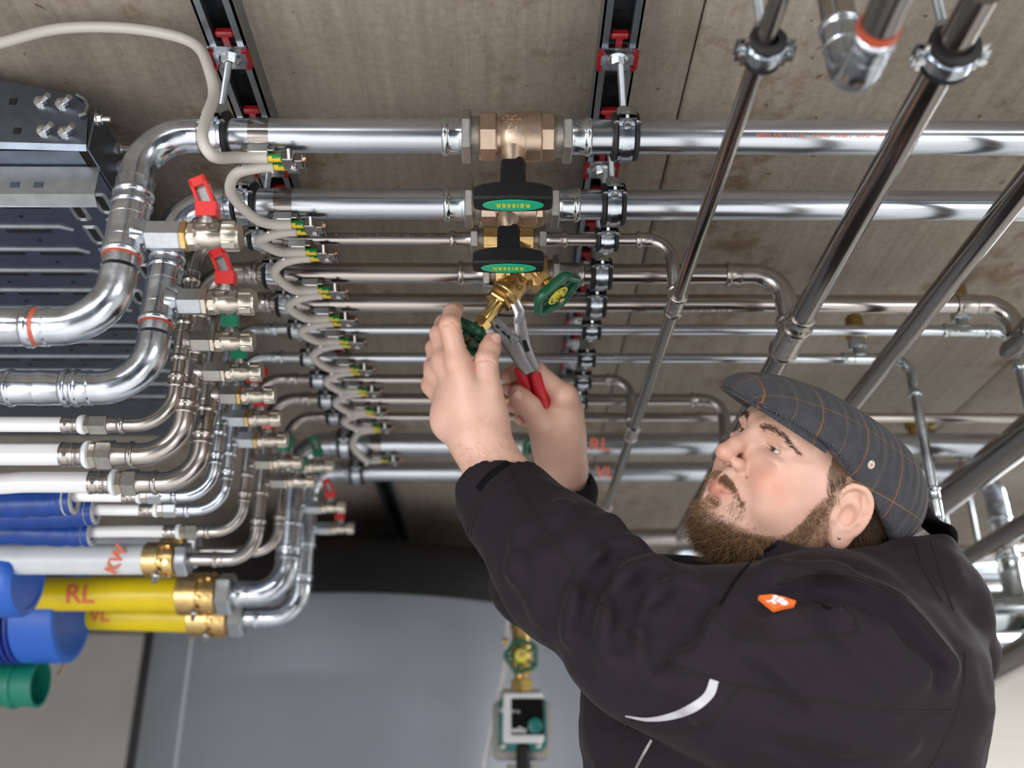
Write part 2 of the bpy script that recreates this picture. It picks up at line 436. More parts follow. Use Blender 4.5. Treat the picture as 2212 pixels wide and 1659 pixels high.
# pipe y at x=850, diameter, family, drop column px, valve px y, foot px y, handle colour, lever direction
CIRC = [
 (294, .035, GAL, 272, 510, 706, 'red', 0), (440.7, .0345, GAL, 346, 652, 838, 'red', 0),
 (516, .0152, STA, 394, 737, 917, 'green', 0), (590.5, .0268, STA, 411, 803, 982, 'green', 0),
 (654, .0254, STA, 450, 853, 1042, 'red', 1), (711, .0152, GAL, 478, 903, 1072, 'red', 1),
 (772, .0148, GAL, 500, 950, 1102, 'red', 1), (819, .0160, STA, 536, 997, 1148, 'green', 1),
 (862, .0200, STA, 567, 1038, 1208, 'green', 1), (900, .0160, STA, 616, 1006, 1192, 'green', 0),
 (958, .0420, GAL, 632, 1095, 1283, 'red', 0), (1018, .0400, GAL, 660, 1141, 1333, 'red', 0)]
SIZE = {0: 'heavy', 1: 'heavy', 10: 'widest', 11: 'wide'}
ORD = ['first', 'second', 'third', 'fourth', 'fifth', 'sixth', 'seventh', 'eighth', 'ninth', 'tenth', 'eleventh', 'twelfth']
RUNS = []
RIGHT_END = {2: 1373, 3: 1566, 4: 2062, 5: 2140, 6: 1930, 7: 1308, 8: 1490, 11: 2074}
for i, (py, d, fam, cx, vy, fy, hc, ld) in enumerate(CIRC):
    r = d / 2; mp, mf, mh = fam
    Y = pZ(850, py, ZP).y
    tv = pY(cx, vy, Y); X = tv.x; zv = tv.z
    zb = pY(200, fy, Y).z
    R = .030 + .55 * d
    kind = 'galvanised' if fam is GAL else 'stainless steel'
    e = empty('pipe_run', (X, Y, ZP), f'{kind} ceiling pipe run, {ORD[i]} counting from the bronze ball valve run', 'pipe', 'ceiling pipe runs')
    RUNS.append(dict(e=e, Y=Y, r=r, d=d, X=X, zv=zv, zb=zb, fam=fam, R=R, hc=hc, ld=ld))
    # top bend
    a, b = elbow(e, (X, Y, ZP), -X3, -Z3, R, r, mf)
    xr = pY(RIGHT_END[i], py, Y).x if i in RIGHT_END else 2.6
    RUNS[-1]['xr'] = xr
    straight(e, (a.x, Y, ZP), (xr + .012, Y, ZP), r, mp)
    # foot bend
    fa, fb = elbow(e, (X, Y, zb), -Z3, -X3, R, r, mf, s0=(i > 1), s1=(i < 2 or i >= 8), leg=.010)
    straight(e, (X, Y, b.z + .012), (X, Y, fa.z - .012), r, mp)
    Lt = min(.075 if d > .03 else .052, b.z - fa.z)
    if i < 2:
        Lt = b.z - fa.z - .006
        tee(e, (X, Y, (b.z + fa.z) / 2 - .003), -Z3, r, Lt, X3, .008, r + .010, mf)
        # move the branch to the valve height
        m = MB(); m.lathe((X + r * .6, Y, zv), X3, [(0, .019), (r * .45, .014), (r * .45 + .005, .0095), (r + .006, .0085)], 24); build('branch', m, mf, e)
        seal(e, (X, Y, fa.z + .0005), -Z3, r)
        seal(e, (X, Y, b.z + .0005), Z3, r - .0006, .003)
    else:
        tee(e, (X, Y, zv), -Z3, r, Lt, X3, .0075, r + .009, mf)
    RUNS[-1]['fb'] = fb
    # writing
# right-hand ends -----------------------------------------------------------
R_ = RUNS
# crossing pipes: run away from the camera a little below the ceiling pipes
def cross_y(i): return R_[i]['Y']
t1 = pY(1471, 652, cross_y(2)); t1b = pY(1380, 935, cross_y(7))
t2 = pY(1718, 722, cross_y(3)); t2b = pY(1549, 982, cross_y(8))
Z1 = (t1.z + t1b.z) / 2; Z2 = (t2.z + t2b.z) / 2
print('cross heights', t1.z - CZ, t1b.z - CZ, t2.z - CZ, t2b.z - CZ, 'X', t1.x, t1b.x, t2.x, t2b.x)
def drop_to(i, tx, tz, name='elbow'):
    """ceiling pipe i bends down into the branch of a crossing tee at (tx, tz)"""
    q = R_[i]; r = q['r']; R = .022 + .6 * q['d']
    R = min(R, (ZP - tz) * .8)
    m = MB(); c = V((tx, q['Y'], ZP)); pts = arc(c, X3, -Z3, R)
    m.tube([V((q['xr'], q['Y'], ZP))] + pts + [V((tx, q['Y'], tz + r))], r + .0004, 28)
    sleeve(m, (q['xr'], q['Y'], ZP), X3, r, .02)
    sleeve(m, (tx, q['Y'], max(tz + r + .014, tz + .02)), -Z3, r, .014)
    build(name, m, q['fam'][1], q['e'])
# ------------------------------------------------------------------ crossing pipes under the ceiling runs
SC = 'stainless_crossing'
def crossing(name, p0, p1, r, material, label, tees=(), group='pipes crossing under the ceiling runs', fit='stainless_fitting', red=None):
    p0 = V(p0); p1 = V(p1)
    e = empty(name, p0, label, 'pipe', group)
    straight(e, p0, p1, r, material)
    d = (p1 - p0).normalized()
    for (y, L, rr) in tees:
        c = p0 + d * ((y - p0.y) / d.y)
        m = MB(); sleeve(m, c - d * (L / 2), d, rr, .018); sleeve(m, c + d * (L / 2), -d, rr, .018)
        m.lathe(c - d * (L / 2 - .004), d, [(0, rr), (.001, rr + .0014), (L - .009, rr + .0014), (L - .008, rr)], 28)
        build('tee', m, fit, e)
    return e, d
x1 = lambda t: t
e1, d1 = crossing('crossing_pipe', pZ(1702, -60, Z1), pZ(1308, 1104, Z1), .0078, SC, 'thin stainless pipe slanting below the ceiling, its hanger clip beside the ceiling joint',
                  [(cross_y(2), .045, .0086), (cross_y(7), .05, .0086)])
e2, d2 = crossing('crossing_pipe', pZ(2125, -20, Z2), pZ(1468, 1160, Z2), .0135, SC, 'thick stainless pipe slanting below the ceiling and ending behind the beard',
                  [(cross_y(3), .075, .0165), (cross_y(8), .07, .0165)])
def xat(p0, p1, y):
    p0, p1 = V(p0), V(p1); t = (y - p0.y) / (p1.y - p0.y); return p0.lerp(p1, t).x
for i, z, (q0, q1) in ((2, Z1, (pZ(1702, -60, Z1), pZ(1308, 1104, Z1))), (7, Z1, (pZ(1702, -60, Z1), pZ(1308, 1104, Z1))),
                       (3, Z2, (pZ(2125, -20, Z2), pZ(1468, 1160, Z2))), (8, Z2, (pZ(2125, -20, Z2), pZ(1468, 1160, Z2)))):
    drop_to(i, xat(q0, q1, R_[i]['Y']), z)
# reducer in front of the thick pipe's first tee
c = pZ(2125, -20, Z2); dd = d2; tt = c + dd * ((cross_y(3) - c.y) / dd.y)
m = MB(); sleeve(m, tt - dd * .062, dd, .0137, .02); m.lathe(tt - dd * .046, dd, [(0, .0146), (.004, .0150), (.010, .0172), (.014, .0172)], 28); build('reducer', m, 'stainless_fitting', e2)
# end bends at the back
m = MB(); q = pZ(1308, 1104, Z1); m.tube([q - d1 * .02] + arc(q, d1, -X3, .014) + [q - X3 * .07], .0082, 20); sleeve(m, q - d1 * .034, d1, .0079, .02); build('elbow', m, 'stainless_fitting', e1)
m = MB(); q = pZ(1468, 1160, Z2); sleeve(m, q - d2 * .03, d2, .0137, .03); m.lathe(q - X3 * .11, X3, [(0, .0165), (.02, .0165), (.021, .018), (.10, .018), (.101, .0165), (.16, .0165)], 24); build('tee', m, 'stainless_fitting', e2)
# further crossing pipes
Z3c = CZ + .585
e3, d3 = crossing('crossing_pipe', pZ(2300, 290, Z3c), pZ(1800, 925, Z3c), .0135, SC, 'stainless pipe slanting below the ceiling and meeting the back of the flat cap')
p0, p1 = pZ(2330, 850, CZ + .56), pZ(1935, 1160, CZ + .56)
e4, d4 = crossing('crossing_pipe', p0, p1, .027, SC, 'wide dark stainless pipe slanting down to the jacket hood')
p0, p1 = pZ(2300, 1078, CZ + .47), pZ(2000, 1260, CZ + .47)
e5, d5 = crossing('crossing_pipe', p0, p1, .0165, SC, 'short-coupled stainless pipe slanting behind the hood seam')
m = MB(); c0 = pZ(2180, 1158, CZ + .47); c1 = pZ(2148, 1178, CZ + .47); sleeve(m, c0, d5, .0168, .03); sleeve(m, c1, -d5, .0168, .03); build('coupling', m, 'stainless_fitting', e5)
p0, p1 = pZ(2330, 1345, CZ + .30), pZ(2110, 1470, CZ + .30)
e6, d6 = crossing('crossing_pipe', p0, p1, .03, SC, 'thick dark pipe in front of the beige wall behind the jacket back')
# close U-bend hanging near the lens
zu = CZ + .50
pa = pZ(1889, 82, zu); pb = pZ(1830, 110, zu)
e7 = empty('u_bend_pipe', pa, 'out of focus chrome pipe bend with orange seal between two hanger clips', 'pipe')
back = (pZ(1935, -20, zu) - pa); back.z = 0; back.normalize()
straight(e7, pa + back * .4, pa, .0135, SC)
m = MB(); sleeve(m, pa + back * .006, -back, .0138, .022); corner = pa - back * .052
m.tube([pa - back * .004] + arc(corner, -back, Z3, .028) + [corner + Z3 * .04], .0150, 28); sleeve(m, corner + Z3 * .062, -Z3, .0142, .024); build('elbow', m, 'galvanised', e7)
straight(e7, corner + Z3 * .05, V((corner.x, corner.y, ZC)), .0135, 'stainless')
seal(e7, pa + back * .012, -back, .0140, .006)

# ends of the fifth, sixth, seventh and twelfth runs
q = R_[4]; px = pY(2190, 700, q['Y']).x
m = MB(); sleeve(m, (q['xr'], q['Y'], ZP), X3, q['r'], .028); m.tube([V((q['xr'], q['Y'], ZP))] + arc(V((px, q['Y'], ZP)), X3, -Z3, .035) + [V((px, q['Y'], ZP - .045))], q['r'] + .0005, 28); build('elbow', m, 'stainless_fitting', q['e'])
c = V((px, q['Y'] - .01, ZP - .058)); m = MB(); m.lathe(c - Y3 * .035, Y3, [(0, .010), (0, .0165), (.055, .0165), (.075, .012)], 28); sleeve(m, c - Y3 * .036, Y3, .0155, .03); build('branch_pipe', m, SC, q['e'])
def fallpipe(i, xcorner, zlow, rings):
    q = R_[i]; r = q['r']; R = .03
    m = MB(); m.tube([V((q['xr'], q['Y'], ZP))] + arc(V((xcorner, q['Y'], ZP)), X3, -Z3, R) + [V((xcorner, q['Y'], ZP - R - .012))], r + .0006, 24)
    sleeve(m, (xcorner, q['Y'], ZP - R - .032), Z3, r, .024); build('elbow', m, 'zinc_fitting', q['e'])
    straight(q['e'], (xcorner, q['Y'], ZP - R - .02), (xcorner, q['Y'], zlow), r, 'galvanised_pipe')
    for z in rings:
        m = MB(); sleeve(m, (xcorner, q['Y'], z), -Z3, r, .022); m.tube([V((xcorner, q['Y'], z - .01))] + arc(V((xcorner, q['Y'], z - .07)), -Z3, Y3, .03) + [V((xcorner, q['Y'] + .06, z - .07))], r + .001, 20); build('elbow', m, 'zinc_fitting', q['e'])
q = R_[6]; xc6 = pY(1968, 800, q['Y']).x; z6 = pY(2003, 1052, q['Y']).z
fallpipe(6, xc6, z6 - .01, [z6])
q = R_[5]; xc5 = pY(2192, 742, q['Y']).x; fallpipe(5, xc5, ZP - .30, [])
def vent_tee(i, xa, xb, xm, hidden_h):
    q = R_[i]; r = q['r']; A = pY(xa, 715, q['Y']).x; B = pY(xb, 715, q['Y']).x; Xm = pY(xm, 715, q['Y']).x
    m = MB(); sleeve(m, (A, q['Y'], ZP), X3, r, .022); sleeve(m, (B, q['Y'], ZP), -X3, r, .022)
    m.lathe((A + .01, q['Y'], ZP), X3, [(0, r + .0014), (B - A - .02, r + .0014)], 24)
    m.lathe((Xm, q['Y'], ZP + r * .5), Z3, [(0, .011), (.006, .009), (.016, .009)], 20); build('tee', m, 'zinc_fitting', q['e'])
    v = empty('air_vent', (Xm, q['Y'], ZP + .02), 'brass air vent standing on the tee beside the flat cap pipe' if i == 6 else 'brass air vent on the tee under the slanting pipe end', 'air vent')
    m = MB(); m.hex((Xm, q['Y'], ZP + .017), Z3, .016, .024); build('base_nut', m, 'zinc_hex', v)
    m = MB(); m.lathe((Xm, q['Y'], ZP + .032), Z3, [(0, .012), (.004, .015), (hidden_h * .55, .015), (hidden_h * .6, .0135), (hidden_h * .92, .0135), (hidden_h, .011)], 24); build('vent_body', m, 'brass_dark', v)
    m = MB(); m.lathe((Xm - .014, q['Y'], ZP + .04), -X3, [(0, .003), (.006, .004), (.012, .004)], 12); build('vent_screw', m, 'brass_dark', v)
vent_tee(5, 2035, 2135, 2082, .062)
vent_tee(6, 1806, 1900, 1848, .040)
# vents seen over the wide run behind the cap
q = R_[10]
v = empty('air_vent', pY(1970, 918, q['Y']), 'brass air vent above the wide run behind the cap', 'air vent')
m = MB(); vx = WLOC[v.name].x; m.lathe((vx, q['Y'], ZP + .018), Z3, [(0, .009), (.012, .009), (.013, .014), (.03, .014)], 20); build('vent_body', m, 'brass_dark', v)
m = MB(); m.lathe((vx + .01, q['Y'], ZP + .036), X3, [(0, .004), (.02, .004), (.021, .007), (.03, .007)], 14); build('vent_screw', m, 'brass_dark', v)
# twelfth run bends down at its right end
q = R_[11]; xc = pY(2142, 1040, q['Y']).x; zl = pY(2172, 1250, q['Y']).z; r = q['r']
m = MB(); sleeve(m, (q['xr'], q['Y'], ZP), X3, r, .035); m.tube([V((q['xr'], q['Y'], ZP))] + arc(V((xc, q['Y'], ZP)), X3, -Z3, .05) + [V((xc, q['Y'], ZP - .075))], r + .0005, 28)
sleeve(m, (xc, q['Y'], ZP - .10), Z3, r, .035); build('elbow', m, 'galvanised', q['e'])
seal(q['e'], (q['xr'] - .005, q['Y'], ZP), X3, r + .0004)
straight(q['e'], (xc, q['Y'], ZP - .08), (xc, q['Y'], zl + .02), r, 'galvanised_pipe')
m = MB(); sleeve(m, (xc, q['Y'], zl + .045), -Z3, r, .035); m.lathe((xc, q['Y'], zl + .015), -Z3, [(0, r + .001), (.03, r + .001), (.05, r * 1.2)], 28); build('reducer', m, 'zinc_fitting', q['e'])
zt = pY(2170, 1318, q['Y']).z
m = MB(); m.lathe((xc - .05, q['Y'] + .02, zt), V((.97, -.25, 0)), [(0, .02), (0, .036), (.01, .038), (.13, .038), (.131, .040), (.14, .040), (.141, .030), (.5, .030)], 32); build('header_pipe', m, 'zinc_fitting', q['e'])
m = MB(); m.lathe((xc + .0866, q['Y'] - .0154, zt), V((.97, -.25, 0)), [(0, .0402), (.004, .0402)], 32); build('seal_ring', m, 'red_seal', q['e'])
# background pipes beyond the twelfth run
def bg(x0, x1, y, Y, r, label, mtl='galvanised_pipe', bend=None):
    a = pY(x0, y, Y); b = pY(x1, y, Y); b.z = a.z
    e = empty('background_pipe', a, label, 'pipe', 'pipes in the background')
    straight(e, a, b, r, mtl)
    if bend:
        m = MB(); m.tube([a + X3 * .02] + arc(a - X3 * .04, -X3, -Z3, .04) + [a - X3 * .04 - Z3 * .10], r * 1.05, 20); m.lathe(a + X3 * .03, X3, [(0, r), (0, r * 1.2), (.01, r * 1.2), (.01, r)], 20); build('elbow', m, 'galvanised', e)
    return e
bg(1480, 2330, 1192, 2.25, .017, 'bent pipe behind the beard with a bead at its elbow', 'stainless', True)
bg(1440, 2330, 1228, 2.40, .024, 'bright galvanised pipe right behind the lower beard')
bg(2040, 2400, 1280, 2.30, .022, 'galvanised pipe behind the hanger rods and jacket hood')
bg(2090, 2400, 1392, 2.50, .03, 'galvanised pipe low behind the jacket back')
for (xa, ya, xb, yb, Y, lb) in ((2027, 1042, 2084, 1300, 2.0, 'longer bare hanger rod behind the hood'), (2092, 1070, 2112, 1200, 2.15, 'shorter bare hanger rod behind the wide slanting pipe')):
    p = pY(xa, ya, Y); m = MB(); q = pY(xb, yb, Y)
    m.tube([V((p.x, Y, ZC)), V((p.x, Y, q.z))], .0055, 10); m.lathe((p.x, Y, ZC - .012), Z3, [(0, .011), (.012, .011)], 6)
    tag(build('hanger_rod', m, 'rail_steel'), lb, 'rod', 'bare hanger rods')
# ------------------------------------------------------------------ hangers: rail plate, threaded rod, rubber-lined clamp
def clamp(parent, c, axis, up, r, detail=True):
    c = V(c); ax = V(axis).normalized(); up = V(up).normalized(); sd = up.cross(ax).normalized()   # sd ~ away from camera for axis X
    m = MB(); n = 36
    ro = r + .0036
    m.lathe(c - ax * .0135, ax, [(0, r + .0002), (0, ro + .0022), (.0012, ro + .0036), (.0040, ro + .0036), (.0052, ro + .0010), (.0218, ro + .0010), (.0230, ro + .0036), (.0258, ro + .0036), (.027, ro + .0022), (.027, r + .0002)], n, close=False)
    build('rubber_lining', m, 'black_rubber', parent, sharp=50)
    m = MB(); ri = ro + .0009
    # two half shells with a raised centre bead
    for (a0, a1) in ((math.radians(8), math.radians(172)), (math.radians(188), math.radians(352))):
        m.strip(c, ax, None, ri, ri + .0016, .0155, a0, a1, 20, up); m.strip(c, ax, None, ri + .0012, ri + .0030, .0085, a0 + .12, a1 - .12, 20, up)
    build('clamp_band', m, 'galvanised', parent, sharp=40)
    _, s_, u_ = frame(ax, up)
    for k, sg in enumerate((-1, 1)):
        e = s_ * sg
        m = MB()
        for h in (-1, 1): m.box(c + e * (ri + .0055) + up * h * .0032, .011, .0175, .0018, e, ax, up)
        build('clamp_lug', m, 'galvanised', parent)
        m = MB(); m.lathe(c + e * (ri + .0062) - up * .0085, up, [(0, .0036), (.0035, .0036), (.0036, .0022), (.013, .0022), (.0131, .0034), (.0155, .0034)], 10)
        m.lathe(c + e * (ri + .0035) - up * .0042 + ax * .011, up, [(0, .0030), (.0025, .0030)], 8); m.lathe(c + e * (ri + .0035) - up * .0042 - ax * .011, up, [(0, .0030), (.0025, .0030)], 8)
        build('clamp_screw', m, 'bolt_steel', parent)
        m = MB(); m.box(c + e * (ri + .0012), .0030, .0150, .0044, e, ax, up); build('lug_gap', m, 'dark_gap', parent)
    m = MB(); m.hex(c + up * (ri + .001), up, .012, .0135); build('clamp_nut', m, 'rail_steel', parent)
    return ri
def rod(parent, p, q, r=.0040, thread=True):
    p = V(p); q = V(q); L = (q - p).length; d = (q - p).normalized(); m = MB()
    if thread:
        n = int(L / .00125); prof = []
        for k in range(n): prof += [(k * .00125, r - .0006), (k * .00125 + .0006, r)]
        m.lathe(p, d, prof, 10)
    else: m.lathe(p, d, [(0, r), (L, r)], 10)
    build('threaded_rod', m, 'rail_steel', parent, sharp=20)
def plate(parent, x, y, z):
    m = MB(); m.box((x, y, z - .0022), .041, .034, .0042, bev=.004); m.box((x, y - .0165, z + .0005), .041, .003, .008)
    m.lathe((x, y, z - .0065), Z3, [(0, .0095), (.002, .0120), (.003, .0120)], 20); build('rail_plate', m, 'galvanised', parent)
    m = MB(); m.hex((x, y, z - .0115), Z3, .0065, .013); build('rod_nut', m, 'bolt_steel', parent)
    for s in (-1, 1):
        m = MB(); m.box((x + s * .0200, y, z - .0030), .0042, .026, .0070, bev=.0012)
        for q in (-1, 1): m.box((x + s * .0178, y + q * .0120, z - .0050), .0050, .0036, .0036)
        build('red_clip', m, 'red_lock', parent)
    m = MB(); m.box((x, y - .028, z + .006), .020, .008, .009, bev=.002); m.box((x, y - .021, z + .006), .007, .012, .008); build('rail_nut_lock', m, 'red_lock', parent)
for k, rx in enumerate(RAILX):
    for i, q in enumerate(RUNS):
        if k == 1 and i in (10, 11) and False: continue
        hx = rx + (.003 if k else -.001)
        e = empty('pipe_hanger', (hx, q['Y'], ZP), f'rubber-lined pipe clamp on the {ORD[i]} ceiling pipe, at the {"bonding clamp" if k == 0 else "T-handle valve"} rail', 'pipe clamp', 'pipe hangers on the rails')
        ri = clamp(e, (hx, q['Y'], ZP), X3, Z3, q['r'])
        rod(e, (hx, q['Y'], ZP + ri + .006), (hx, q['Y'], ZR), thread=i < 4)
        plate(e, rx, q['Y'], ZR)
# clips on the two crossing pipes
for (px, py, Zx, dx, r, lb) in ((1652, 108, Z1, d1, .0078, 'rubber-lined hanger clip on the thin slanting pipe'), (2052, 118, Z2, d2, .0135, 'rubber-lined hanger clip on the thick slanting pipe')):
    c = pZ(px, py, Zx); e = empty('pipe_hanger', c, lb, 'pipe clamp', 'hanger clips on the crossing pipes')
    ri = clamp(e, c, dx, Z3, r); rod(e, c + Z3 * (ri + .006), V((c.x, c.y, ZC)), .0042)
# ------------------------------------------------------------------ drain valves on the tees
def drain_valve(q, i):
    p = V((q['X'] + q['r'] + .004, q['Y'], q['zv'])); sc = 1.0 if i < 2 else .86
    col = q['hc']
    e = empty('drain_valve', p, f'nickel drain valve with {col} lever on the drop of the {ORD[i]} pipe run', 'drain valve', 'drain valves on the drops')
    c = V((0, -.35, .94)).normalized(); ax = X3; L = .026 * sc + (.008 if i == 0 else 0)
    m = MB(); m.hex(p, ax, L, .0265 * sc, up=c); m.lathe(p - ax * .004, ax, [(0, .0085 * sc), (.006, .0085 * sc)], 16); build('hex_socket', m, q['fam'][2], e)
    p1 = p + ax * L
    m = MB(); m.hex(p1, ax, .006 * sc, .0270 * sc, up=c, ch=.05); build('lock_nut', m, 'brass' if i in (0, 4, 5, 6) else 'nickel', e)
    p2 = p1 + ax * .006 * sc; Lb = .037 * sc
    m = MB(); m.lathe(p2, ax, [(0, .0125 * sc), (.0012 * sc, .0135 * sc), (.010 * sc, .0135 * sc), (.012 * sc, .0122 * sc), (.020 * sc, .0128 * sc), (.026 * sc, .0122 * sc), (.031 * sc, .0100 * sc), (Lb, .0095 * sc)], 28, up=c)
    m.hex(p2 + ax * .001 * sc, ax, .008 * sc, .0268 * sc, up=c, n=8); build('valve_body', m, 'nickel', e)
    p3 = p2 + ax * Lb * .92
    m = MB(); m.lathe(p3, ax, [(0, .0115 * sc), (.001, .0138 * sc), (.013 * sc, .0138 * sc), (.0165 * sc, .0120 * sc), (.0165 * sc, .002)], 28, up=c)
    for k in range(4):
        a = math.pi / 4 + k * math.pi / 2; _, s_, u_ = frame(ax, c); d = s_ * math.cos(a) + u_ * math.sin(a)
        m.box(p3 + ax * .0072 * sc + d * .0140 * sc, .0136 * sc, .0075 * sc, .0032 * sc, ax, ax.cross(d), d, bev=.0006)
    build('end_cap', m, 'nickel', e)
    # strap with an oval eye and screw
    f = V((0, -1, .10)).normalized(); f = (f - ax * f.dot(ax)).normalized(); t = ax.cross(f)
    if t.z < 0: t = -t
    o = p2 + ax * .019 * sc + f * .0128 * sc + t * .0012 * sc
    m = MB(); W, H = .0125 * sc, .0046 * sc
    outer = [(math.cos(a) * H - (W - H) if math.cos(a) < 0 else math.cos(a) * .001 + W, math.sin(a) * H) for a in [2 * math.pi * k / 24 for k in range(24)]]
    inner = [(x * .62 - .0012, y * .55) for x, y in outer]
    n = len(outer); R = []
    for (pl, z) in ((outer, 0), (outer, .0016), (inner, .0016), (inner, 0)): R.append([o + ax * x + t * y + f * z for x, y in pl])
    R.append(R[0]); m.rings(R, False, False); build('eye_strap', m, 'stainless', e)
    m = MB(); m.prism([(x, y) for x, y in inner], o, ax, t, f, .0005); build('eye_slot', m, 'nickel', e)
    m = MB(); m.lathe(o + ax * .003 * sc + f * .0004, f, [(0, .0028 * sc), (.0016, .0028 * sc), (.0018, .0012 * sc)], 12); build('screw', m, 'tool_steel', e)
    # stem and lever
    s0 = p2 + ax * .018 * sc + c * .011 * sc
    m = MB(); m.lathe(s0, c, [(0, .0085 * sc), (.004 * sc, .0085 * sc), (.006 * sc, .0075 * sc), (.010 * sc, .0075 * sc)], 20); build('stem_collar', m, 'cast_steel', e)
    m = MB(); b0 = s0 + c * .008 * sc
    fw = ax if q['ld'] == 0 else V((.2, .97, 0)).normalized()
    sd = c.cross(fw).normalized(); fw = sd.cross(c)
    m.rings([[b0 + c * h + fw * (x * .0100 * sc) + sd * (y * .0085 * sc) for x, y in ((-1, -1), (1, -1), (1, 1), (-1, 1))] for h in (0, .010 * sc, .014 * sc)])
    tilt = (c * .93 - fw * .38).normalized() if q['ld'] == 0 else (c * .25 + fw * .97).normalized()
    wdir = (fw * .93 + c * .38).normalized() if q['ld'] == 0 else sd; tdir = tilt.cross(wdir)
    b1 = b0 + c * .012 * sc
    for h in (-1, 1): m.box(b1 + tilt * .013 * sc + wdir * h * .0066 * sc, .030 * sc, .0034 * sc, .0135 * sc, tilt, wdir, tdir, bev=.0006)
    m.box(b1 + tilt * .0245 * sc, .0090 * sc, .0166 * sc, .0135 * sc, tilt, wdir, tdir, bev=.0008)
    build('lever', m, 'red_plastic' if col == 'red' else 'green_plastic', e)
    m = MB(); m.box(b1 + tilt * .010 * sc, .022 * sc, .0098 * sc, .003 * sc, tilt, wdir, tdir); build('lever_insert', m, 'tool_steel', e)
for i, q in enumerate(RUNS): drain_valve(q, i)
# ------------------------------------------------------------------ ball valves with T handles, slanted-seat valves
def union(parent, p, d, r, L, af, hexw, mats):
    """press socket (mouth at p) ending in a hexagon collar; p -> p + d*L"""
    m = MB(); sleeve(m, p, d, r, L * .75); m.lathe(p + d * (L * .7), d, [(0, r + .0012), (L * .3, r + .003)], 24); build('press_socket', m, mats[0], parent)
    m = MB(); m.hex(p + d * (L - hexw * .6), d, hexw, af, up=Z3, ch=.05); build('hex_collar', m, mats[1], parent)
    m = MB(); q = p + d * (L + hexw * .4)
    m.lathe(q, d, [(k * .0007, af * .43 + (.0005 if k % 2 else 0)) for k in range(14)], 24); build('thread', m, 'cast_steel', parent)
def ball_valve(i, x0, x1, body, handle_h, label):
    q = R_[i]; Y = q['Y']; r = q['r']; k = q['d'] / .035
    A = pY(x0, CIRC[i][0], Y).x; B = pY(x1, CIRC[i][0], Y).x; xc = (A + B) / 2
    e = empty('ball_valve', (xc, Y, ZP), label, 'ball valve', 'bronze ball valves')
    ux = (B - A - body) / 2
    union(e, V((A, Y, ZP)), X3, r, ux - .012, .048 * k, .0095, ('zinc_fitting', 'cast_steel'))
    union(e, V((B, Y, ZP)), -X3, r, ux - .012, .048 * k, .0095, ('zinc_fitting', 'cast_steel'))
    h = body / 2; m = MB()
    m.hex((xc - h, Y, ZP), X3, .0185, .047 * k, up=Z3, n=8, ch=.06, rot=math.pi / 8); m.hex((xc + h - .0145, Y, ZP), X3, .0145, .047 * k, up=Z3, n=8, ch=.06, rot=math.pi / 8)
    m.lathe((xc - h + .017, Y, ZP), X3, [(0, .0205 * k), (.005, .0205 * k), (.009, .0235 * k), (.012, .0250 * k), (.030, .0250 * k), (.031, .0258 * k), (.046, .0258 * k), (.048, .0235 * k), (body - .030, .0225 * k)], 36)
    m.lathe((xc - .004, Y, ZP - .018), -Z3, [(0, .0155), (.008, .0135), (.014, .0115), (.020, .0105)], 24); build('valve_body', m, 'bronze', e)
    if i == 0:
        u = V((0, -.25, .97)); rd = V((0, -.97, -.25))
        for (txt, a, sz) in (('HSE', -12, .0095), ('MADE IN', 9, .0050), ('ITALY', 22, .0050)):
            an = math.radians(a); nrm = V((0, -math.cos(an), math.sin(an))); tu = V((0, -math.sin(an), -math.cos(an)))
            text_mesh('casting_mark', txt, 'bronze', e, V((xc - .006, Y, ZP)) + nrm * .0250, -X3, tu, sz, .0006, .00015)
    # handle hanging below
    hx = xc - .004
    m = MB(); m.lathe((hx, Y, ZP - .034), -Z3, [(0, .0065), (.012, .0065)], 16); build('stem', m, 'nickel', e)
    hd = MB(); z0 = ZP - .036
    hd.rings([[(hx + x * w, Y + y * w2, z) for x, y in ((-1, -.8), (-.8, -1), (.8, -1), (1, -.8), (1, .8), (.8, 1), (-.8, 1), (-1, .8))] for z, w, w2 in
              ((z0, .0115, .0110), (z0 - .003, .0125, .0120), (ZP - handle_h + .010, .0128, .0122), (ZP - handle_h + .006, .020, .0122))])
    hd.lathe((hx + .004, Y - .002, z0 + .004), -Z3, [(0, .008), (.006, .0095)], 16)
    hl = .0395; zt, zb = ZP - handle_h + .009, ZP - handle_h - .009
    # bar, wider in the middle, rounded ends
    xs = [-1, -.97, -.9, -.5, 0, .5, .9, .97, 1]; wy = [.0070, .0098, .0110, .0125, .0135, .0125, .0110, .0098, .0070]; tz = [.004, .002, .001, .0, -.0, .0, .001, .002, .004]
    tp = [-.004, -.002, -.001, .002, .004, .002, -.001, -.002, -.004]
    R = []
    for x, w_, b_, t_ in zip(xs, wy, tz, tp):
        R.append([(hx + x * hl, Y + yy * w_, zz) for yy, zz in ((-1, zt + t_ - .003), (-.8, zt + t_), (.8, zt + t_), (1, zt + t_ - .003), (1, zb + b_ * .5 + .002), (.88, zb + b_ * .5), (-.88, zb + b_ * .5), (-1, zb + b_ * .5 + .002))])
    hd.rings(R); H = build('handle', hd, 'black_plastic', e, sharp=28)
    m = MB(); m.prism([(math.cos(a) * .0305, math.sin(a) * .0093) for a in [2 * math.pi * k_ / 40 for k_ in range(40)]], (hx, Y, zb + .0004), X3, Y3, -Z3, .0014, bev=.0004); lb = build('label_plate', m, 'green_label', H)
    text_mesh('lettering', 'REISSER', 'yellow_print', H, (hx, Y - .0006, zb - .0012), -X3, Y3, .0080, .0002, .00020, 1.30)
ball_valve(0, 956, 1277, .0775, .075, 'bronze ball valve with black T-handle, its letters HSE showing above')
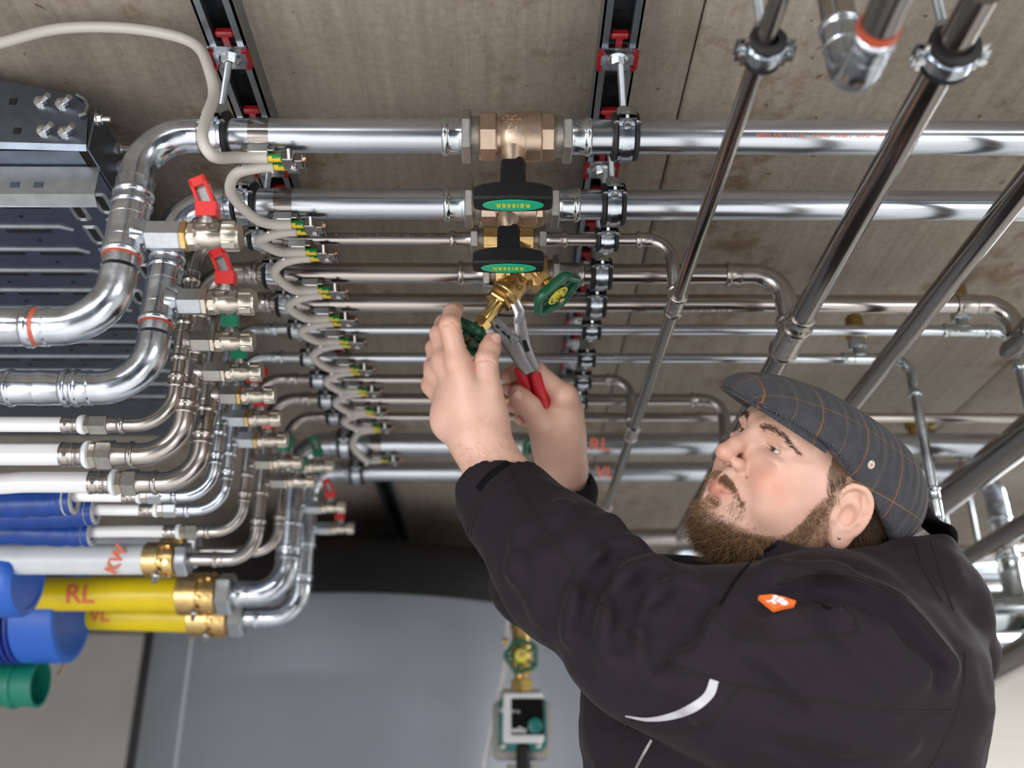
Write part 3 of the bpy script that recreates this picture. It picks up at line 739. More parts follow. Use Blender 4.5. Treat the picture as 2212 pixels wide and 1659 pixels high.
ball_valve(1, 960, 1252, .0720, .075, 'bronze ball valve whose black T-handle hangs over the slanted brass valve')

def hand_wheel(parent, c, ax, R, label=True, dark=False, txt='SANIFIT ZENIT'):
    ax = V(ax).normalized(); _, s, u = frame(ax, Y3)
    m = MB(); n = 60; rings = []
    for j, (dr, dz) in enumerate(((0, -.0055), (.0022, -.0035), (.0026, .001), (.0012, .0050), (-.003, .0062), (-.0060, .0045), (-.0072, -.001), (-.0050, -.0052))):
        rg = []
        for k in range(n):
            a = 2 * math.pi * k / n; rr = R + .0022 * math.cos(5 * a) + dr
            rg.append(c + (s * math.cos(a) + u * math.sin(a)) * rr + ax * dz)
        rings.append(rg)
    rings.append(rings[0]); m.rings(rings, False, False); rim = build('wheel_rim', m, 'green_wheel', parent, sharp=60)
    m = MB()
    for k in range(5):
        a = 2 * math.pi * k / 5; d = s * math.cos(a) + u * math.sin(a)
        m.box(c + d * R * .58 - ax * .002, R * .75, .0075, .0030, d, ax.cross(d), ax, bev=.001)
    m.lathe(c - ax * .006, ax, [(0, .010), (.005, .0125), (.009, .0125)], 24); build('wheel_spokes', m, 'green_wheel', parent, sharp=50)
    m = MB(); m.lathe(c + ax * .0030, ax, [(0, .0142), (.0008, .0142), (.0010, .0135), (.0010, .0005)], 32); build('wheel_disc', m, 'yellow_disc' if not dark else 'green_wheel', parent)
    if not dark: 
        pass
    m = MB(); m.lathe(c + ax * .0038, ax, [(0, .0034), (.0016, .0034), (.0028, .0020), (.0028, .0003)], 14); build('wheel_screw', m, 'brass_bright', parent)
    if label:
        # lettering round the disc
        for k, ch in enumerate(txt):
            a = math.radians(200 - k * 24); d = s * math.cos(a) + u * math.sin(a)
            if ch != ' ': text_mesh('lettering', ch, 'black_print', rim, c + d * .0102 + ax * .0041, ax.cross(d) * -1 if False else d.cross(ax) * -1, d, .0052, .0001, .00012)
def slant_valve(i, x0, x1, dirv, L, label, mirror, dark=False, s=1.0):
    q = R_[i]; Y = q['Y']; r = q['r']; A = pY(x0, CIRC[i][0], Y).x; B = pY(x1, CIRC[i][0], Y).x; xc = (A + B) / 2
    e = empty('slanted_seat_valve', (xc, Y, ZP), label, 'valve', 'slanted-seat valves with handwheels')
    d = V(dirv).normalized(); af = q['d'] * 1.15 + .012; body = .066 * s; ux = (B - A - body) / 2
    union(e, V((A, Y, ZP)), X3, r, ux - .010, af, .009, ('stainless_fitting', 'cast_steel')); union(e, V((B, Y, ZP)), -X3, r, ux - .010, af, .009, ('stainless_fitting', 'cast_steel'))
    rb = af * .50; m = MB()
    for sg in (-1, 1):
        m.hex((xc + sg * body / 2, Y, ZP), -X3 * sg, .020 * s, af * 1.04, up=Z3, n=8, ch=.05, rot=math.pi / 8)
        # raised H ribs on the faces
        for an in (-60, -20, 20):
            nn = V((0, -math.cos(math.radians(an)), math.sin(math.radians(an)) - .0)); 
            m.box(V((xc + sg * body * .36, Y, ZP)) + nn * (af * .515), .014 * s, .0016, .0016, X3, nn.cross(X3), nn)
        m.lathe((xc + sg * (body / 2 - .018 * s), Y, ZP), -X3 * sg, [(0, rb * .88), (.018 * s, rb * 1.0)], 24)
    b0 = V((xc, Y, ZP)) - d * .006; rr = af * .475
    m.lathe(b0, d, [(0, rr * .8), (.012, rr * .92), (.036 * s, rr * .95), (.037 * s, rr * 1.04), (.043 * s, rr * 1.04), (.044 * s, rr), (.050 * s, rr), (.051 * s, rr * .9)], 32)
    build('valve_body', m, 'brass', e)
    if not mirror:
        _, s_, u_ = frame(d, Y3)
        nn = V((0, -1, -.35)); nn = (nn - d * nn.dot(d)).normalized(); tx = d.cross(nn)
        for k, txt in enumerate(('DN25', 'DVGW')):
            text_mesh('casting_mark', txt, 'brass_dark', e, b0 + d * (.020 + k * .011) + nn * (rr * .945), tx if tx.x < 0 else -tx, d if True else -d, .0095, .0005, .0001)
    b1 = b0 + d * (.051 * s)
    m = MB(); m.hex(b1, d, .007 * s, rr * 1.62, up=Y3); build('bonnet_nut', m, 'brass', e)
    L1 = L - .051 * s - .024
    m = MB(); m.lathe(b1 + d * .006, d, [(0, .0100 * s), (.003, .0088 * s), (L1, .0086 * s)], 24); m.hex(b1 + d * L1, d, .0125 * s, .0195 * s, up=Y3); build('stem_housing', m, 'brass_bright', e)
    m = MB(); m.lathe(b1 + d * (L1 + .012 * s), d, [(0, .0036), (.03, .0036)], 12); build('spindle', m, 'brass_bright', e)
    wc = b0 + d * (L + .006)
    hand_wheel(e, wc, d, .0335 * s, not dark, dark)
    return b0, d, rr, b1, wc
SV3 = slant_valve(2, 972, 1225, (.60, 0, -.80), .094, 'brass slanted-seat valve with yellow-disc green handwheel left of the hanger chain', True, s=.92)
SV4 = slant_valve(3, 990, 1262, (-.57, 0, -.82), .112, 'brass slanted-seat valve being gripped by the pliers, its handwheel held in a hand', False, True, s=1.02)
# the same pair on the runs behind the hands
SV8 = slant_valve(8, 1030, 1200, (.45, 0, -.89), .085, 'brass slanted-seat valve half hidden behind the wrists', True, True, s=.9)
# ------------------------------------------------------------------ earth bonding clamps and their looping cable
BX = -.253
BC = []
def stripe(o, freq=2.0):
    me = o.data; a = me.attributes.new('stripe', 'FLOAT', 'POINT'); n = len(me.vertices)
    a.data.foreach_set('value', [((k % 12) / 12.0 * freq + (k // 12) * .045) % 1.0 for k in range(n)])
for i, q in enumerate(RUNS[:11]):
    Y = q['Y']; r = q['r']; x = BX + (.0 if i < 2 else .004 * (i - 1) * .35)
    e = empty('bonding_clamp', (x, Y, ZP), f'steel earth bonding clamp strapped round the {ORD[i]} ceiling pipe', 'bonding clamp', 'earth bonding clamps')
    c = V((x, Y, ZP)); w_ = .0205
    m = MB(); m.strip(c, X3, None, r, r + .0007, w_, 0, 2 * math.pi - .001, 40, Z3); build('strap', m, 'band_steel', e)
    zb = ZP - r - .0045
    m = MB(); m.box((x, Y + .001, zb), .034, .021, .0075, bev=.001); m.box((x, Y + .013, zb - .004), .034, .0016, .012); build('base_block', m, 'band_steel', e)
    m = MB(); m.box((x, Y - .0075, zb - .0005), .0210, .0045, .0100, bev=.0008); build('strap_end', m, 'bolt_steel', e)
    m = MB(); m.box((x, Y - .0015, zb - .0040), .0215, .0060, .0010); build('strap_slot', m, 'dark_gap', e)
    bx = x + .0305; bz = zb - .0075
    m = MB(); m.box((bx, Y + .002, bz), .0125, .019, .012, bev=.001); m.box((bx + .010, Y + .004, bz), .009, .014, .009, bev=.0008)
    m.box((bx + .0165, Y + .006, bz), .0012, .015, .012); m.box((bx + .002, Y + .0165, bz - .001), .013, .010, .0016); build('terminal', m, 'band_steel', e)
    for o_, d_, pf in (((bx + .004, Y + .008, bz - .005), -Z3, [(0, .0036), (.0022, .0036), (.0030, .0022), (.0030, .0003)]), ((bx + .002, Y - .006, bz - .004), V((0, -.7, .7)), [(0, .0020), (.010, .0020)]),
                       ((x - .019, Y + .012, bz - .002), V((0, -.3, -.95)), [(0, .0034), (.003, .0034), (.0038, .002)])):
        m = MB(); m.lathe(o_, d_, pf, 14); build('terminal_screw', m, 'bolt_steel', e)
    m = MB(); m.tube([(bx + .010, Y + .0005, bz), (bx + .0175, Y + .0005, bz)], .0026, 10); build('copper_end', m, 'copper', e)
    BC.append(dict(x=x, Y=Y, bx=bx, bz=bz, zb=zb))
def cable(pts, label, wire0=None, wire1=None):
    e = empty('bonding_cable', pts[0], label, 'cable', 'bonding cable loops')
    m = MB(); m.tube(bez(pts, 9), .0058, 14); build('jacket', m, 'grey_cable', e, sharp=50)
    for a in (wire0, wire1):
        if a:
            p, q = V(a[0]), V(a[1]); m = MB(); m.tube([p.lerp(q, k / 8) for k in range(9)], .0044, 12); o = build('earth_wire', m, 'earth_wire', e, sharp=50); stripe(o)
            m = MB(); m.tube([q, q + (q - p).normalized() * .006], .0027, 8); build('copper_core', m, 'copper', e)
for i in range(len(BC) - 1):
    a, b = BC[i], BC[i + 1]
    k = 1.0 if i < 6 else .9
    gap = b['Y'] - a['Y']
    s = V((a['bx'] - .019 + .002, a['Y'] + .0105, a['bz'] - .001)); t = V((b['bx'] - .020, b['Y'] - .0035, b['bz'] - .001))
    lx = a['x'] - .0335 * k - (.006 if i == 0 else 0)
    pts = [s, s + V((-.016, .001, -.001)), V((lx + .012, a['Y'] + .013 + gap * .05, s.z - .004)), V((lx, a['Y'] + gap * .42, (s.z + t.z) / 2 - .006)),
           V((lx + .014, b['Y'] - gap * .20, t.z - .006)), t + V((-.018, -.0005, -.001)), t]
    cable(pts, f'grey bonding cable looping from the {ORD[i]} pipe clamp to the {ORD[i + 1]}', (s + V((-.002, 0, 0)), s + V((.015, 0, 0))), (t - X3 * .002, t + X3 * .014))
# the incoming cable from the tray
a = BC[0]; t = V((a['bx'] - .020, a['Y'] - .0035, a['bz'] - .001))
Z_ = CZ
pts = [pY(-60, 112, .80), pY(20, 88, .80), pY(130, 62, .80), pY(260, 60, .80), pY(370, 76, .80), pY(428, 102, .80), pY(452, 152, .80), pY(462, 205, .80), pY(446, 255, .785), pY(438, 300, .775), pY(462, 338, .785), t + V((-.03, -.002, -.001)), t]
cable(pts, 'grey bonding cable arching over the ceiling from the cable tray', None, (t - X3 * .002, t + X3 * .014))
# ------------------------------------------------------------------ cable tray at the left
mat('tray_rib', (.26, .28, .30), 1, .5, .1, 60)
ZT = CZ + .662; XE = -.452; YF = .905; YB = 1.72
tr = empty('cable_tray', (-.9, 1.3, ZT), 'dark perforated steel cable tray with ribs and slots behind the thick bends', 'cable tray')
m = MB(); m.box(((XE - 1.6) / 2, (YF + YB) / 2, ZT + .001), 1.6 + XE, YB - YF, .0016); build('tray_base', m, 'tray_steel', tr)
m = MB(); m.box(((XE - 1.6) / 2, YB, ZT + .04), 1.6 + XE, .0016, .08); build('side_wall', m, 'tray_steel', tr)
def slot(cx, cy, lx, ly, rim=True):
    n = 18; rr = min(lx, ly) / 2; ox, oy = max(0, lx / 2 - rr), max(0, ly / 2 - rr)
    poly = []
    for k in range(n):
        a = 2 * math.pi * k / n; poly.append((math.cos(a) * rr + (ox if math.cos(a) > 0 else -ox), math.sin(a) * rr + (oy if math.sin(a) > 0 else -oy)))
    m = MB(); m.prism(poly, (cx, cy, ZT - .0006), X3, Y3, Z3, .0012); build('slot', m, 'dark_gap', tr)
    if rim:
        p2 = [(x * (1 + .006 / max(abs(x), .004)) if abs(x) > 1e-6 else x, y * (1 + .006 / max(abs(y), .004)) if abs(y) > 1e-6 else y) for x, y in poly]
        p2 = [(x + math.copysign(.0055, x), y + math.copysign(.0055, y)) for x, y in poly]
        m = MB(); R = [[V((cx + x, cy + y, ZT)) for x, y in p2], [V((cx + (x + a) / 2, cy + (y + b) / 2, ZT - .0028)) for (x, y), (a, b) in zip(poly, p2)], [V((cx + x, cy + y, ZT - .0004)) for x, y in poly]]
        m.rings(R, False, False); build('slot_rim', m, 'tray_bright', tr, sharp=70)
rows = [pZ(100, y, ZT).y for y in (489, 538, 582, 626)]
step = (rows[-1] - rows[0]) / 3
rows = [rows[0] + step * k for k in range(-1, 11) if rows[0] + step * k < YB - .03]
for j, y in enumerate(rows):
    xe = XE - .075
    m = MB(); m.tube([(-1.58, y, ZT + .001), (-1.0, y, ZT + .001), (xe - .012, y, ZT + .001), (xe, y + .008, ZT + .002)], .0046, 10); build('rib', m, 'tray_rib', tr)
    for k in range(9):
        cx = xe - .035 - k * .074 - (j % 2) * .02
        slot(cx, y + .011, .056, .0052, False)
    for cx in (XE - .052, XE - .018): slot(cx, y + step * (.35 if cx < XE - .03 else .05), .009, .030)
    for k in range(4): 
        m = MB(); m.lathe((xe - .05 - k * .085, y + step * .6, ZT - .0004), Z3, [(0, .0026), (.001, .0026)], 12); build('hole', m, 'dark_gap', tr)
# bright lip hanging in front
lp = empty('tray_lip', (-.8, YF, ZT - .02), 'bright bent zinc strip along the edge of the cable tray', 'bracket')
m = MB(); m.box(((XE + .004 - 1.5) / 2, YF - .004, ZT - .016), 1.5 + XE + .004, .002, .034); build('strip', m, 'tray_bright', lp)
m = MB(); R = []
for x, dz in ((-1.5, -.012), (XE + .004, 0)): R.append([V((x, YF - .005, ZT - .033)), V((x, YF - .005, ZT - .035)), V((x, YF + .008, ZT - .043 + dz * .3)), V((x, YF + .008, ZT - .040 + dz * .3))])
m.rings(R); build('strip_fold', m, 'tray_bright', lp)
for px in (32, 83): 
    c = pY(px, 400, YF - .005); m = MB(); m.box(c, .0100, .0015, .0075); build('square_hole', m, 'tray_steel', lp)
# joint bracket with bolts above it
YJ = .868
jb = empty('tray_joint_bracket', (-.6, YJ, ZT), 'dark steel bracket with shiny bolts joining the cable tray', 'bracket')
P = lambda x, y, dy=0: pY(x, y, YJ + dy)
m = MB(); a, b, c, d = P(-160, 138), P(192, 212), P(186, 312), P(-160, 302)
m.rings([[a, b, c, d], [v + V((0, .003, 0)) for v in (a, b, c, d)]]); build('bracket_plate', m, 'tray_steel', jb)
m = MB(); a, b = P(-160, 302), P(186, 312); R = [[a, b, b + V((0, .004, -.006)), a + V((0, .004, -.006))], [a + V((0, .004, 0)), b + V((0, .004, 0)), b + V((0, .006, -.004)), a + V((0, .006, -.004))]]
m.rings(R); build('bracket_fold', m, 'tray_steel', jb)
m = MB(); m.box(((XE - 1.6) / 2, (YJ + .008 + YF) / 2, ZT + .004), 1.6 + XE - .02, YF - YJ - .006, .002); build('shelf', m, 'tray_steel', jb)
for (x, y) in ((28, 219), (37, 282)): m = MB(); m.box(P(x, y, -.0004), .0075, .001, .0075); build('square_hole', m, 'dark_gap', jb)
def bolt(parent, c, d=V((.75, -.66, 0)), L=.014, s=1.0):
    d = V(d).normalized(); m = MB(); m.lathe(c, d, [(0, .0072 * s), (.0010, .0072 * s)], 16); m.hex(c + d * .001, d, .0052 * s, .0098 * s); m.lathe(c + d * .005, d, [(0, .0033 * s), (L, .0033 * s)], 12)
    build('bolt', m, 'bolt_steel', parent)
for (x, y) in ((86, 222), (132, 226), (92, 284), (138, 287)): bolt(jb, P(x, y))
# end cheek of the tray with its bolts
ek = empty('tray_end_plate', (XE + .006, 1.1, ZT + .04), 'dark steel end plate of the cable tray behind the first bend', 'bracket')
m = MB(); m.rings([[V((x, YJ, ZT + .000)), V((x, YB, ZT + .000)), V((x, YB, ZT + .035)), V((x, YJ + .03, ZT + .055)), V((x, YJ, ZT + .055))] for x in (XE + .002, XE + .004)]); build('cheek', m, 'tray_steel', ek)
for (x, y, Y) in ((180, 258, .872), (222, 321, .93), (217, 360, .945)):
    c = pY(x, y, Y); c.x = XE + .004; bolt(ek, c, V((1, 0, 0)), .010)
m = MB(); m.tube([P(166, 205, -.004), P(184, 215, -.004), P(190, 230, -.004), P(184, 245, -.004), P(170, 250, -.004)], .0022, 8); build('cable_tie', m, 'rail_steel', ek)
# ------------------------------------------------------------------ pipes leaving to the left
# thick galvanised feet: couplings
q = R_[0]; z = q['zb']; Y = q['Y']; fx = q['fb'].x
m = MB(); xa = pY(72, 706, Y).x; sleeve(m, (xa, Y, z), -X3, q['r'], .04); build('coupling', m, 'galvanised', q['e'])
straight(q['e'], (fx + .01, Y, z), (-1.2, Y, z), q['r'], 'galvanised'); seal(q['e'], (xa + .0075, Y, z), -X3, q['r'], .005)
q = R_[1]; z = q['zb']; Y = q['Y']; fx = q['fb'].x
straight(q['e'], (fx + .01, Y, z), (pY(20, 838, Y).x, Y, z), q['r'], 'galvanised')
m = MB(); xa = pY(152, 838, Y).x; xb = pY(18, 838, Y).x; sleeve(m, (xa, Y, z), -X3, q['r'], .034); sleeve(m, (xb, Y, z), X3, q['r'], .034)
m.lathe((xb + .004, Y, z), -X3, [(0, q['r'] + .001), (.006, q['r'] + .001), (.03, q['r'] * .72), (.6, q['r'] * .72)], 28); build('coupling', m, 'galvanised', q['e'])
# plastic pipe adapters: bead, hex, nut, ring, crimp sleeve (px), pipe diameter
ADP = {2: (270, 235, 197, 186, 172, 137, .0172), 3: (292, 247, 213, 197, 184, 135, .0258), 4: (342, 299, 269, 254, 242, 196, .0262), 5: (384, 350, 320, 306, 297, 266, .0155), 6: (410, 382, 354, 342, 333, 303, .0155), 7: (454, 428, 402, 391, 382, 355, .0172)}
WP = {}
for i, (b0, h1, h0, n0, r0, s0, d) in ADP.items():
    q = R_[i]; Y = q['Y']; z = q['zb']; fy = CIRC[i][5]; X = lambda p: pY(p, fy, Y).x; r = q['r']; rp = d / 2
    straight(q['e'], (q['fb'].x + .02, Y, z), (X(b0) - .01, Y, z), r, q['fam'][0])
    e = empty('pipe_adapter', (X(h0), Y, z), f'hex press adapter joining the {ORD[i]} pipe drop to a white plastic pipe', 'pipe fitting', 'adapters to the white plastic pipes')
    m = MB(); sleeve(m, (X(b0), Y, z), -X3, r, X(b0) - X(h1) + .001); build('press_socket', m, q['fam'][1], e)
    m = MB(); m.hex((X(h0), Y, z), X3, X(h1) - X(h0), max(rp, r) * 2.35, up=V((0, -.5, .86))); build('hex_body', m, q['fam'][2], e)
    m = MB(); m.hex((X(n0), Y, z), X3, X(h0) - X(n0), max(rp, r) * 2.05, up=V((0, -.5, .86))); build('hex_nut', m, 'nickel', e)
    m = MB(); L = X(n0) - X(r0); m.lathe((X(r0), Y, z), X3, [(0, rp), (0, rp * 1.16), (L * .3, rp * 1.28), (L * .8, rp * 1.28), (L, rp * 1.1)], 28); build('support_ring', m, 'white_ring', e)
    m = MB(); L = X(r0) - X(s0); ro = rp * 1.10
    m.lathe((X(s0), Y, z), X3, [(0, rp), (0, ro * 1.06), (L * .04, ro * 1.06), (L * .08, ro), (L * .28, ro), (L * .32, ro * .95), (L * .40, ro * .95), (L * .44, ro * 1.01), (L * .60, ro * 1.01), (L * .64, ro * .95), (L * .72, ro * .95), (L * .76, ro), (L * .95, ro), (L, rp)], 28); build('crimp_sleeve', m, 'stainless_fitting', e)
    WP[i] = (X(s0), Y, z, rp)
    p = V((X(s0) + .003, Y, z)); q0 = pY(-120, {2: 926, 3: 982, 4: 1052, 5: 1092, 6: 1118, 7: 1160}[i], Y)
    m = MB(); m.tube(bez([p, p + V((-.08, 0, 0)), p.lerp(q0, .6) + V((0, 0, .002)), q0], 8), rp, 24)
    tag(build('plastic_pipe', m, 'white_pipe'), f'white plastic pipe leaving the adapter of the {ORD[i]} pipe drop', 'pipe', 'white plastic pipes')
# blue insulation sleeves pulled back from the pipes
def foam(i, x1, y1, x0, y0, rr, label, mtl='blue_foam', dY=0):
    Y = R_[i]['Y'] + dY; a = pY(x1, y1, Y); b = pY(x0, y0, Y); e = empty('pipe_insulation', a, label, 'insulation', 'blue pipe insulation sleeves')
    pts = bez([b, b.lerp(a, .4) + V((0, 0, .003)), b.lerp(a, .8), a], 8); n = len(pts)
    m = MB(); m.tube(pts, [rr * (1 + .04 * math.sin(k * 1.7)) for k in range(n)], 24); build('foil', m, mtl, e, sharp=60)
    d = (a - b).normalized(); m = MB(); m.lathe(a - d * .010, d, [(0, rr * 1.0), (.012, rr * .97), (.014, rr * .8), (.010, rr * .55)], 24); build('foam_core', m, 'grey_foam', e)
foam(5, 158, 1082, -140, 1104, .0185, 'blue insulation sleeve with torn grey foam end under the lowest thick white pipe')
foam(6, 205, 1106, -140, 1128, .0185, 'blue insulation sleeve tucked between its two neighbours')
foam(7, 198, 1152, -140, 1152, .0195, 'lowest blue insulation sleeve lying above the milky pipe')
# large brass compression couplings, milky and yellow pipes
def brass_end(i, nut1, nut0, br1, br0, rad, label, lugs=1):
    q = R_[i]; Y = q['Y']; z = q['zb']; fy = CIRC[i][5]; X = lambda p: pY(p, fy, Y).x; r = q['r']
    straight(q['e'], (q['fb'].x + .02, Y, z), (X(nut1) - .004, Y, z), r, q['fam'][0])
    e = empty('compression_coupling', (X(br0), Y, z), label, 'pipe fitting', 'brass compression couplings')
    m = MB(); m.hex((X(nut0), Y, z), X3, X(nut1) - X(nut0), rad * 1.75, up=V((0, -.5, .86))); build('hex_nut', m, 'zinc_hex', e)
    L = X(br1) - X(br0); m = MB(); m.lathe((X(br0), Y, z), X3, [(0, rad * .9), (.002, rad), (L * .55, rad * 1.02), (L * .56, rad * .9), (L * .70, rad * .9), (L * .71, rad * .98), (L, rad * .92), (X(nut0) - X(br0), rad * .75)], 32); build('brass_body', m, 'brass', e)
    for k in range(6):
        a = k * math.pi / 3 + .4; dd = V((0, math.cos(a), math.sin(a))); m = MB(); m.lathe(V((X(br0) + L * .63, Y, z)) + dd * rad * .9, dd, [(0, .006), (.005, .006), (.006, .004)], 10)
        m.hex(V((X(br0) + L * .85, Y, z)) + dd * rad * .93, dd, .005, .009); build('clamp_bolt', m, 'brass_bright', e)
    m = MB(); p = V((X(br0) + L * .55, Y - rad * .55, z - rad * .85)); m.hex(p, V((0, -.3, -.95)), .010, .012); m.lathe(p, V((0, -.3, -.95)), [(0, .004), (.02, .004)], 12); build('tie_bolt', m, 'bolt_steel', e)
    return X(br0), Y, z
b9 = brass_end(8, 410, 384, 380, 315, .0265, 'brass compression coupling on the milky pipe')
b10 = brass_end(9, 430, 410, 406, 350, .0265, 'brass compression coupling hidden behind the milky pipe one')
b11 = brass_end(10, 505, 472, 470, 388, .036, 'large brass compression coupling on the upper yellow pipe')
b12 = brass_end(11, 530, 498, 494, 412, .036, 'large brass compression coupling on the lower yellow pipe')
def plain(b, px, py, rr, mtl, name, label, marks=()):
    x, Y, z = b; q0 = pY(px, py, Y); p = V((x + .01, Y, z)); e = empty(name, p, label, 'pipe')
    m = MB(); m.tube([p, p.lerp(q0, .3), p.lerp(q0, .7), q0], rr, 32); build('tube', m, mtl, e)
    d = (p - q0).normalized()
    for (t, mx, my, s, rot) in marks:
        c = p.lerp(q0, (p.x - pY(mx, my, Y).x) / (p.x - q0.x)); nn = V((0, -.93, -.25)).normalized(); c2 = c + nn * (rr + .0004)
        up = V((0, nn.z, -nn.y)); up = up if up.z > 0 else -up
        ax = (X3 * math.cos(rot) + up * math.sin(rot)); ay = (up * math.cos(rot) - X3 * math.sin(rot))
        text_mesh('handwriting', t, 'red_print', e, c2, ax, ay, s, .0004, .0009, wrap=rr if rot == 0 else None)
plain(b9, -80, 1208, .0235, 'milky_pipe', 'plastic_tube', 'milky white tube with red handwriting entering the blue end cap', [('KW', 264, 1210, .026, 1.2)])
plain(b10, -80, 1188, .0235, 'milky_pipe', 'plastic_tube', 'milky white tube behind the handwritten one', [('VL', 278, 1180, .03, .9)])
plain(b11, 20, 1283, .0292, 'yellow_pipe', 'plastic_tube', 'thick yellow tube marked RL in red', [('RL', 186, 1290, .046, 0)])
plain(b12, 20, 1322, .0285, 'yellow_pipe', 'plastic_tube', 'lower thick yellow tube marked VL under the RL one', [('VL', 228, 1324, .034, 0)])
# end caps and corrugated casing
def endcap(i, x0, x1, y, rr, mtl, name, label, cat, rings=0):
    Y = i; a = pY(x0, y, Y); b = pY(x1, y, Y); b.z = a.z; L = b.x - a.x
    m = MB(); m.lathe(a, X3, [(0, rr * .96), (L * .03, rr), (L * .9, rr), (L * .97, rr * .985), (L, rr * .93), (L, rr * .80), (L * .985, rr * .78), (L * .985, .02)], 48)
    return tag(build(name, m, mtl, sharp=40), label, cat)
endcap((R_[8]['Y'] + R_[9]['Y']) / 2, -160, 62, 1247, .062, 'blue_cap', 'end_cap', 'blue rubber end cap that swallows the milky tubes', 'end cap')
endcap((R_[10]['Y'] + R_[11]['Y']) / 2, 66, 160, 1324, .088, 'blue_cap', 'end_cap', 'large blue rubber end cap that swallows the yellow tubes', 'end cap')
Y = (R_[10]['Y'] + R_[11]['Y']) / 2; a = pY(-160, 1330, Y); L = pY(66, 1330, Y).x - a.x; m = MB(); prof = []
for k in range(16): prof += [(L * k / 16, .070), (L * (k + .25) / 16, .082), (L * (k + .65) / 16, .082), (L * (k + .9) / 16, .070)]
m.lathe(a + Z3 * -.003, X3, prof, 40); tag(build('corrugated_casing', m, 'blue_dark', sharp=60), 'dark blue corrugated casing behind the large end cap', 'casing')
Y = 1.86; a = pY(-150, 1476, Y); L = pY(88, 1476, Y).x - a.x; m = MB()
m.lathe(a, X3, [(0, .040), (L * .75, .040), (L * .76, .044), (L * .80, .044), (L * .81, .04), (L, .042), (L, .037), (L * .5, .035)], 40); tag(build('green_duct', m, 'green_duct'), 'green ribbed duct end below the blue end caps', 'duct')
m = MB(); m.tube([pY(150, 1418, 1.9), pY(128, 1458, 1.9)], .004, 10); m.lathe(pY(128, 1458, 1.9), Z3, [(0, .0045), (.004, .0045)], 10); tag(build('wooden_peg', m, 'wood'), 'thin wooden peg dangling under the large blue cap', 'peg')
# ------------------------------------------------------------------ writing on the wide runs, fitting size
nn = V((0, -.80, -.60)); up = V((0, -.60, .80))
for i, t, px in ((10, 'RL', 1292), (11, 'VL', 1302)):
    q = R_[i]; c = V((pY(px, 950, q['Y']).x, q['Y'], ZP)) + nn * (q['r'] + .0002) + up * .004
    text_mesh('handwriting', t, 'red_print', q['e'], c, X3, up, .034, .0002, .0004)
q = R_[4]; text_mesh('size_mark', '28', 'black_print', q['e'], V((q['X'], q['Y'] - q['r'] - .0022, pY(430, 915, q['Y']).z)), Z3, -X3, .013, .0002, .0002)
for i, px, t, off in ((0, 1800, 'GEBERIT Mapress  A111-1 57 x 1,5  DVGW  G260/G262  25/18  35x1,5', .004), ):
    q = R_[i]; text_mesh('pipe_print', 'DEBERT  GEBERIT Mapress   25/10   1.0034   DVGW   35 x 1,5   EN 10305'.replace('DEBERT  ', ''), 'red_print', q['e'], V((pY(px, 300, q['Y']).x, q['Y'], ZP)) + nn * (q['r'] + .0001) + up * .002, -X3, -up, .0062, .00005)
for i, px in ((2, 800), (4, 1500)):
    q = R_[i]; u2 = V((0, -.99, .1)) if i == 2 else V((0, -.25, -.97)); t2 = V((0, .1, .99)) if i == 2 else V((0, -.97, .25))
    text_mesh('pipe_print', 'GEBERIT MAPRESS  1.4401  DVGW  EN 10312   15 x 1,0   GEBERIT MAPRESS', 'black_print', q['e'], V((pY(px, 600, q['Y']).x, q['Y'], ZP)) + u2 * (q['r'] + .0001), X3 if i == 4 else -X3, t2 if i == 4 else -t2, .0055, .00005)
# ------------------------------------------------------------------ storage tank, circulation pump
TX, TY, TR, TZ = -.39, 3.0, .62, CZ + .515
tk = empty('storage_tank', (TX, TY, 0), 'tall grey jacketed storage tank with a black lid', 'tank')
m = MB(); m.lathe((TX, TY, .02), Z3, [(0, TR), (TZ - .03, TR), (TZ - .02, TR - .004)], 96); build('jacket', m, 'tank_jacket', tk, sharp=50)
m = MB(); m.lathe((TX, TY, TZ - .004), Z3, [(0, TR - .006), (.10, TR - .010), (.14, TR - .03), (.165, TR - .10), (.175, TR * .5), (.177, .01)], 96); build('lid', m, 'tank_black', tk, sharp=50)
aL = math.atan2(pY(400, 1500, 2.5).x, 2.5)
best = min((abs(math.atan2(TX + TR * math.sin(a), TY - TR * math.cos(a)) - aL), a) for a in [math.radians(k * .25 - 85) for k in range(600)])[1]
m = MB(); p = V((TX + (TR + .001) * math.sin(best), TY - (TR + .001) * math.cos(best), 0)); m.box(p + Z3 * (TZ / 2), .010, .004, TZ - .02, V((math.cos(best), math.sin(best), 0)), V((-math.sin(best), math.cos(best), 0)), Z3); build('seam_strip', m, 'tank_seam', tk)
m = MB(); m.box((-1.165, 3.40, 1.1), .035, .2, 2.2); tag(build('gap_shade_slab', m, 'tank_black'), kind='structure')  # black slab standing in for the shade in the gap beside the tank
# pump
PY = 2.15
def Q(x, y, dy=0): return pY(x, y, PY + dy)
pc = Q(1131, 1550); sx = (Q(1231, 1550).x - Q(1131, 1550).x) / 100
pu = empty('circulation_pump', pc, 'circulation pump with white face, black display and teal knob in front of the tank', 'pump')
def qbox(name, x0, y0, x1, y1, dy, t, mtl, bev=.003, parent=pu):
    a = Q(x0, y0, dy); b = Q(x1, y1, dy); m = MB(); m.box((a + b) / 2 + Y3 * t / 2, abs(b.x - a.x), abs(a.z - b.z), t, X3, Z3, -Y3 if False else Y3, bev=bev); return build(name, m, mtl, parent)
qbox('shell_upper', 1080, 1486, 1175, 1560, .03, .06, 'pump_foam', .008); qbox('shell_lower', 1064, 1512, 1193, 1640, .035, .07, 'pump_foam', .010)
qbox('motor_housing', 1077, 1502, 1182, 1622, .018, .03, 'pump_teal', .012)
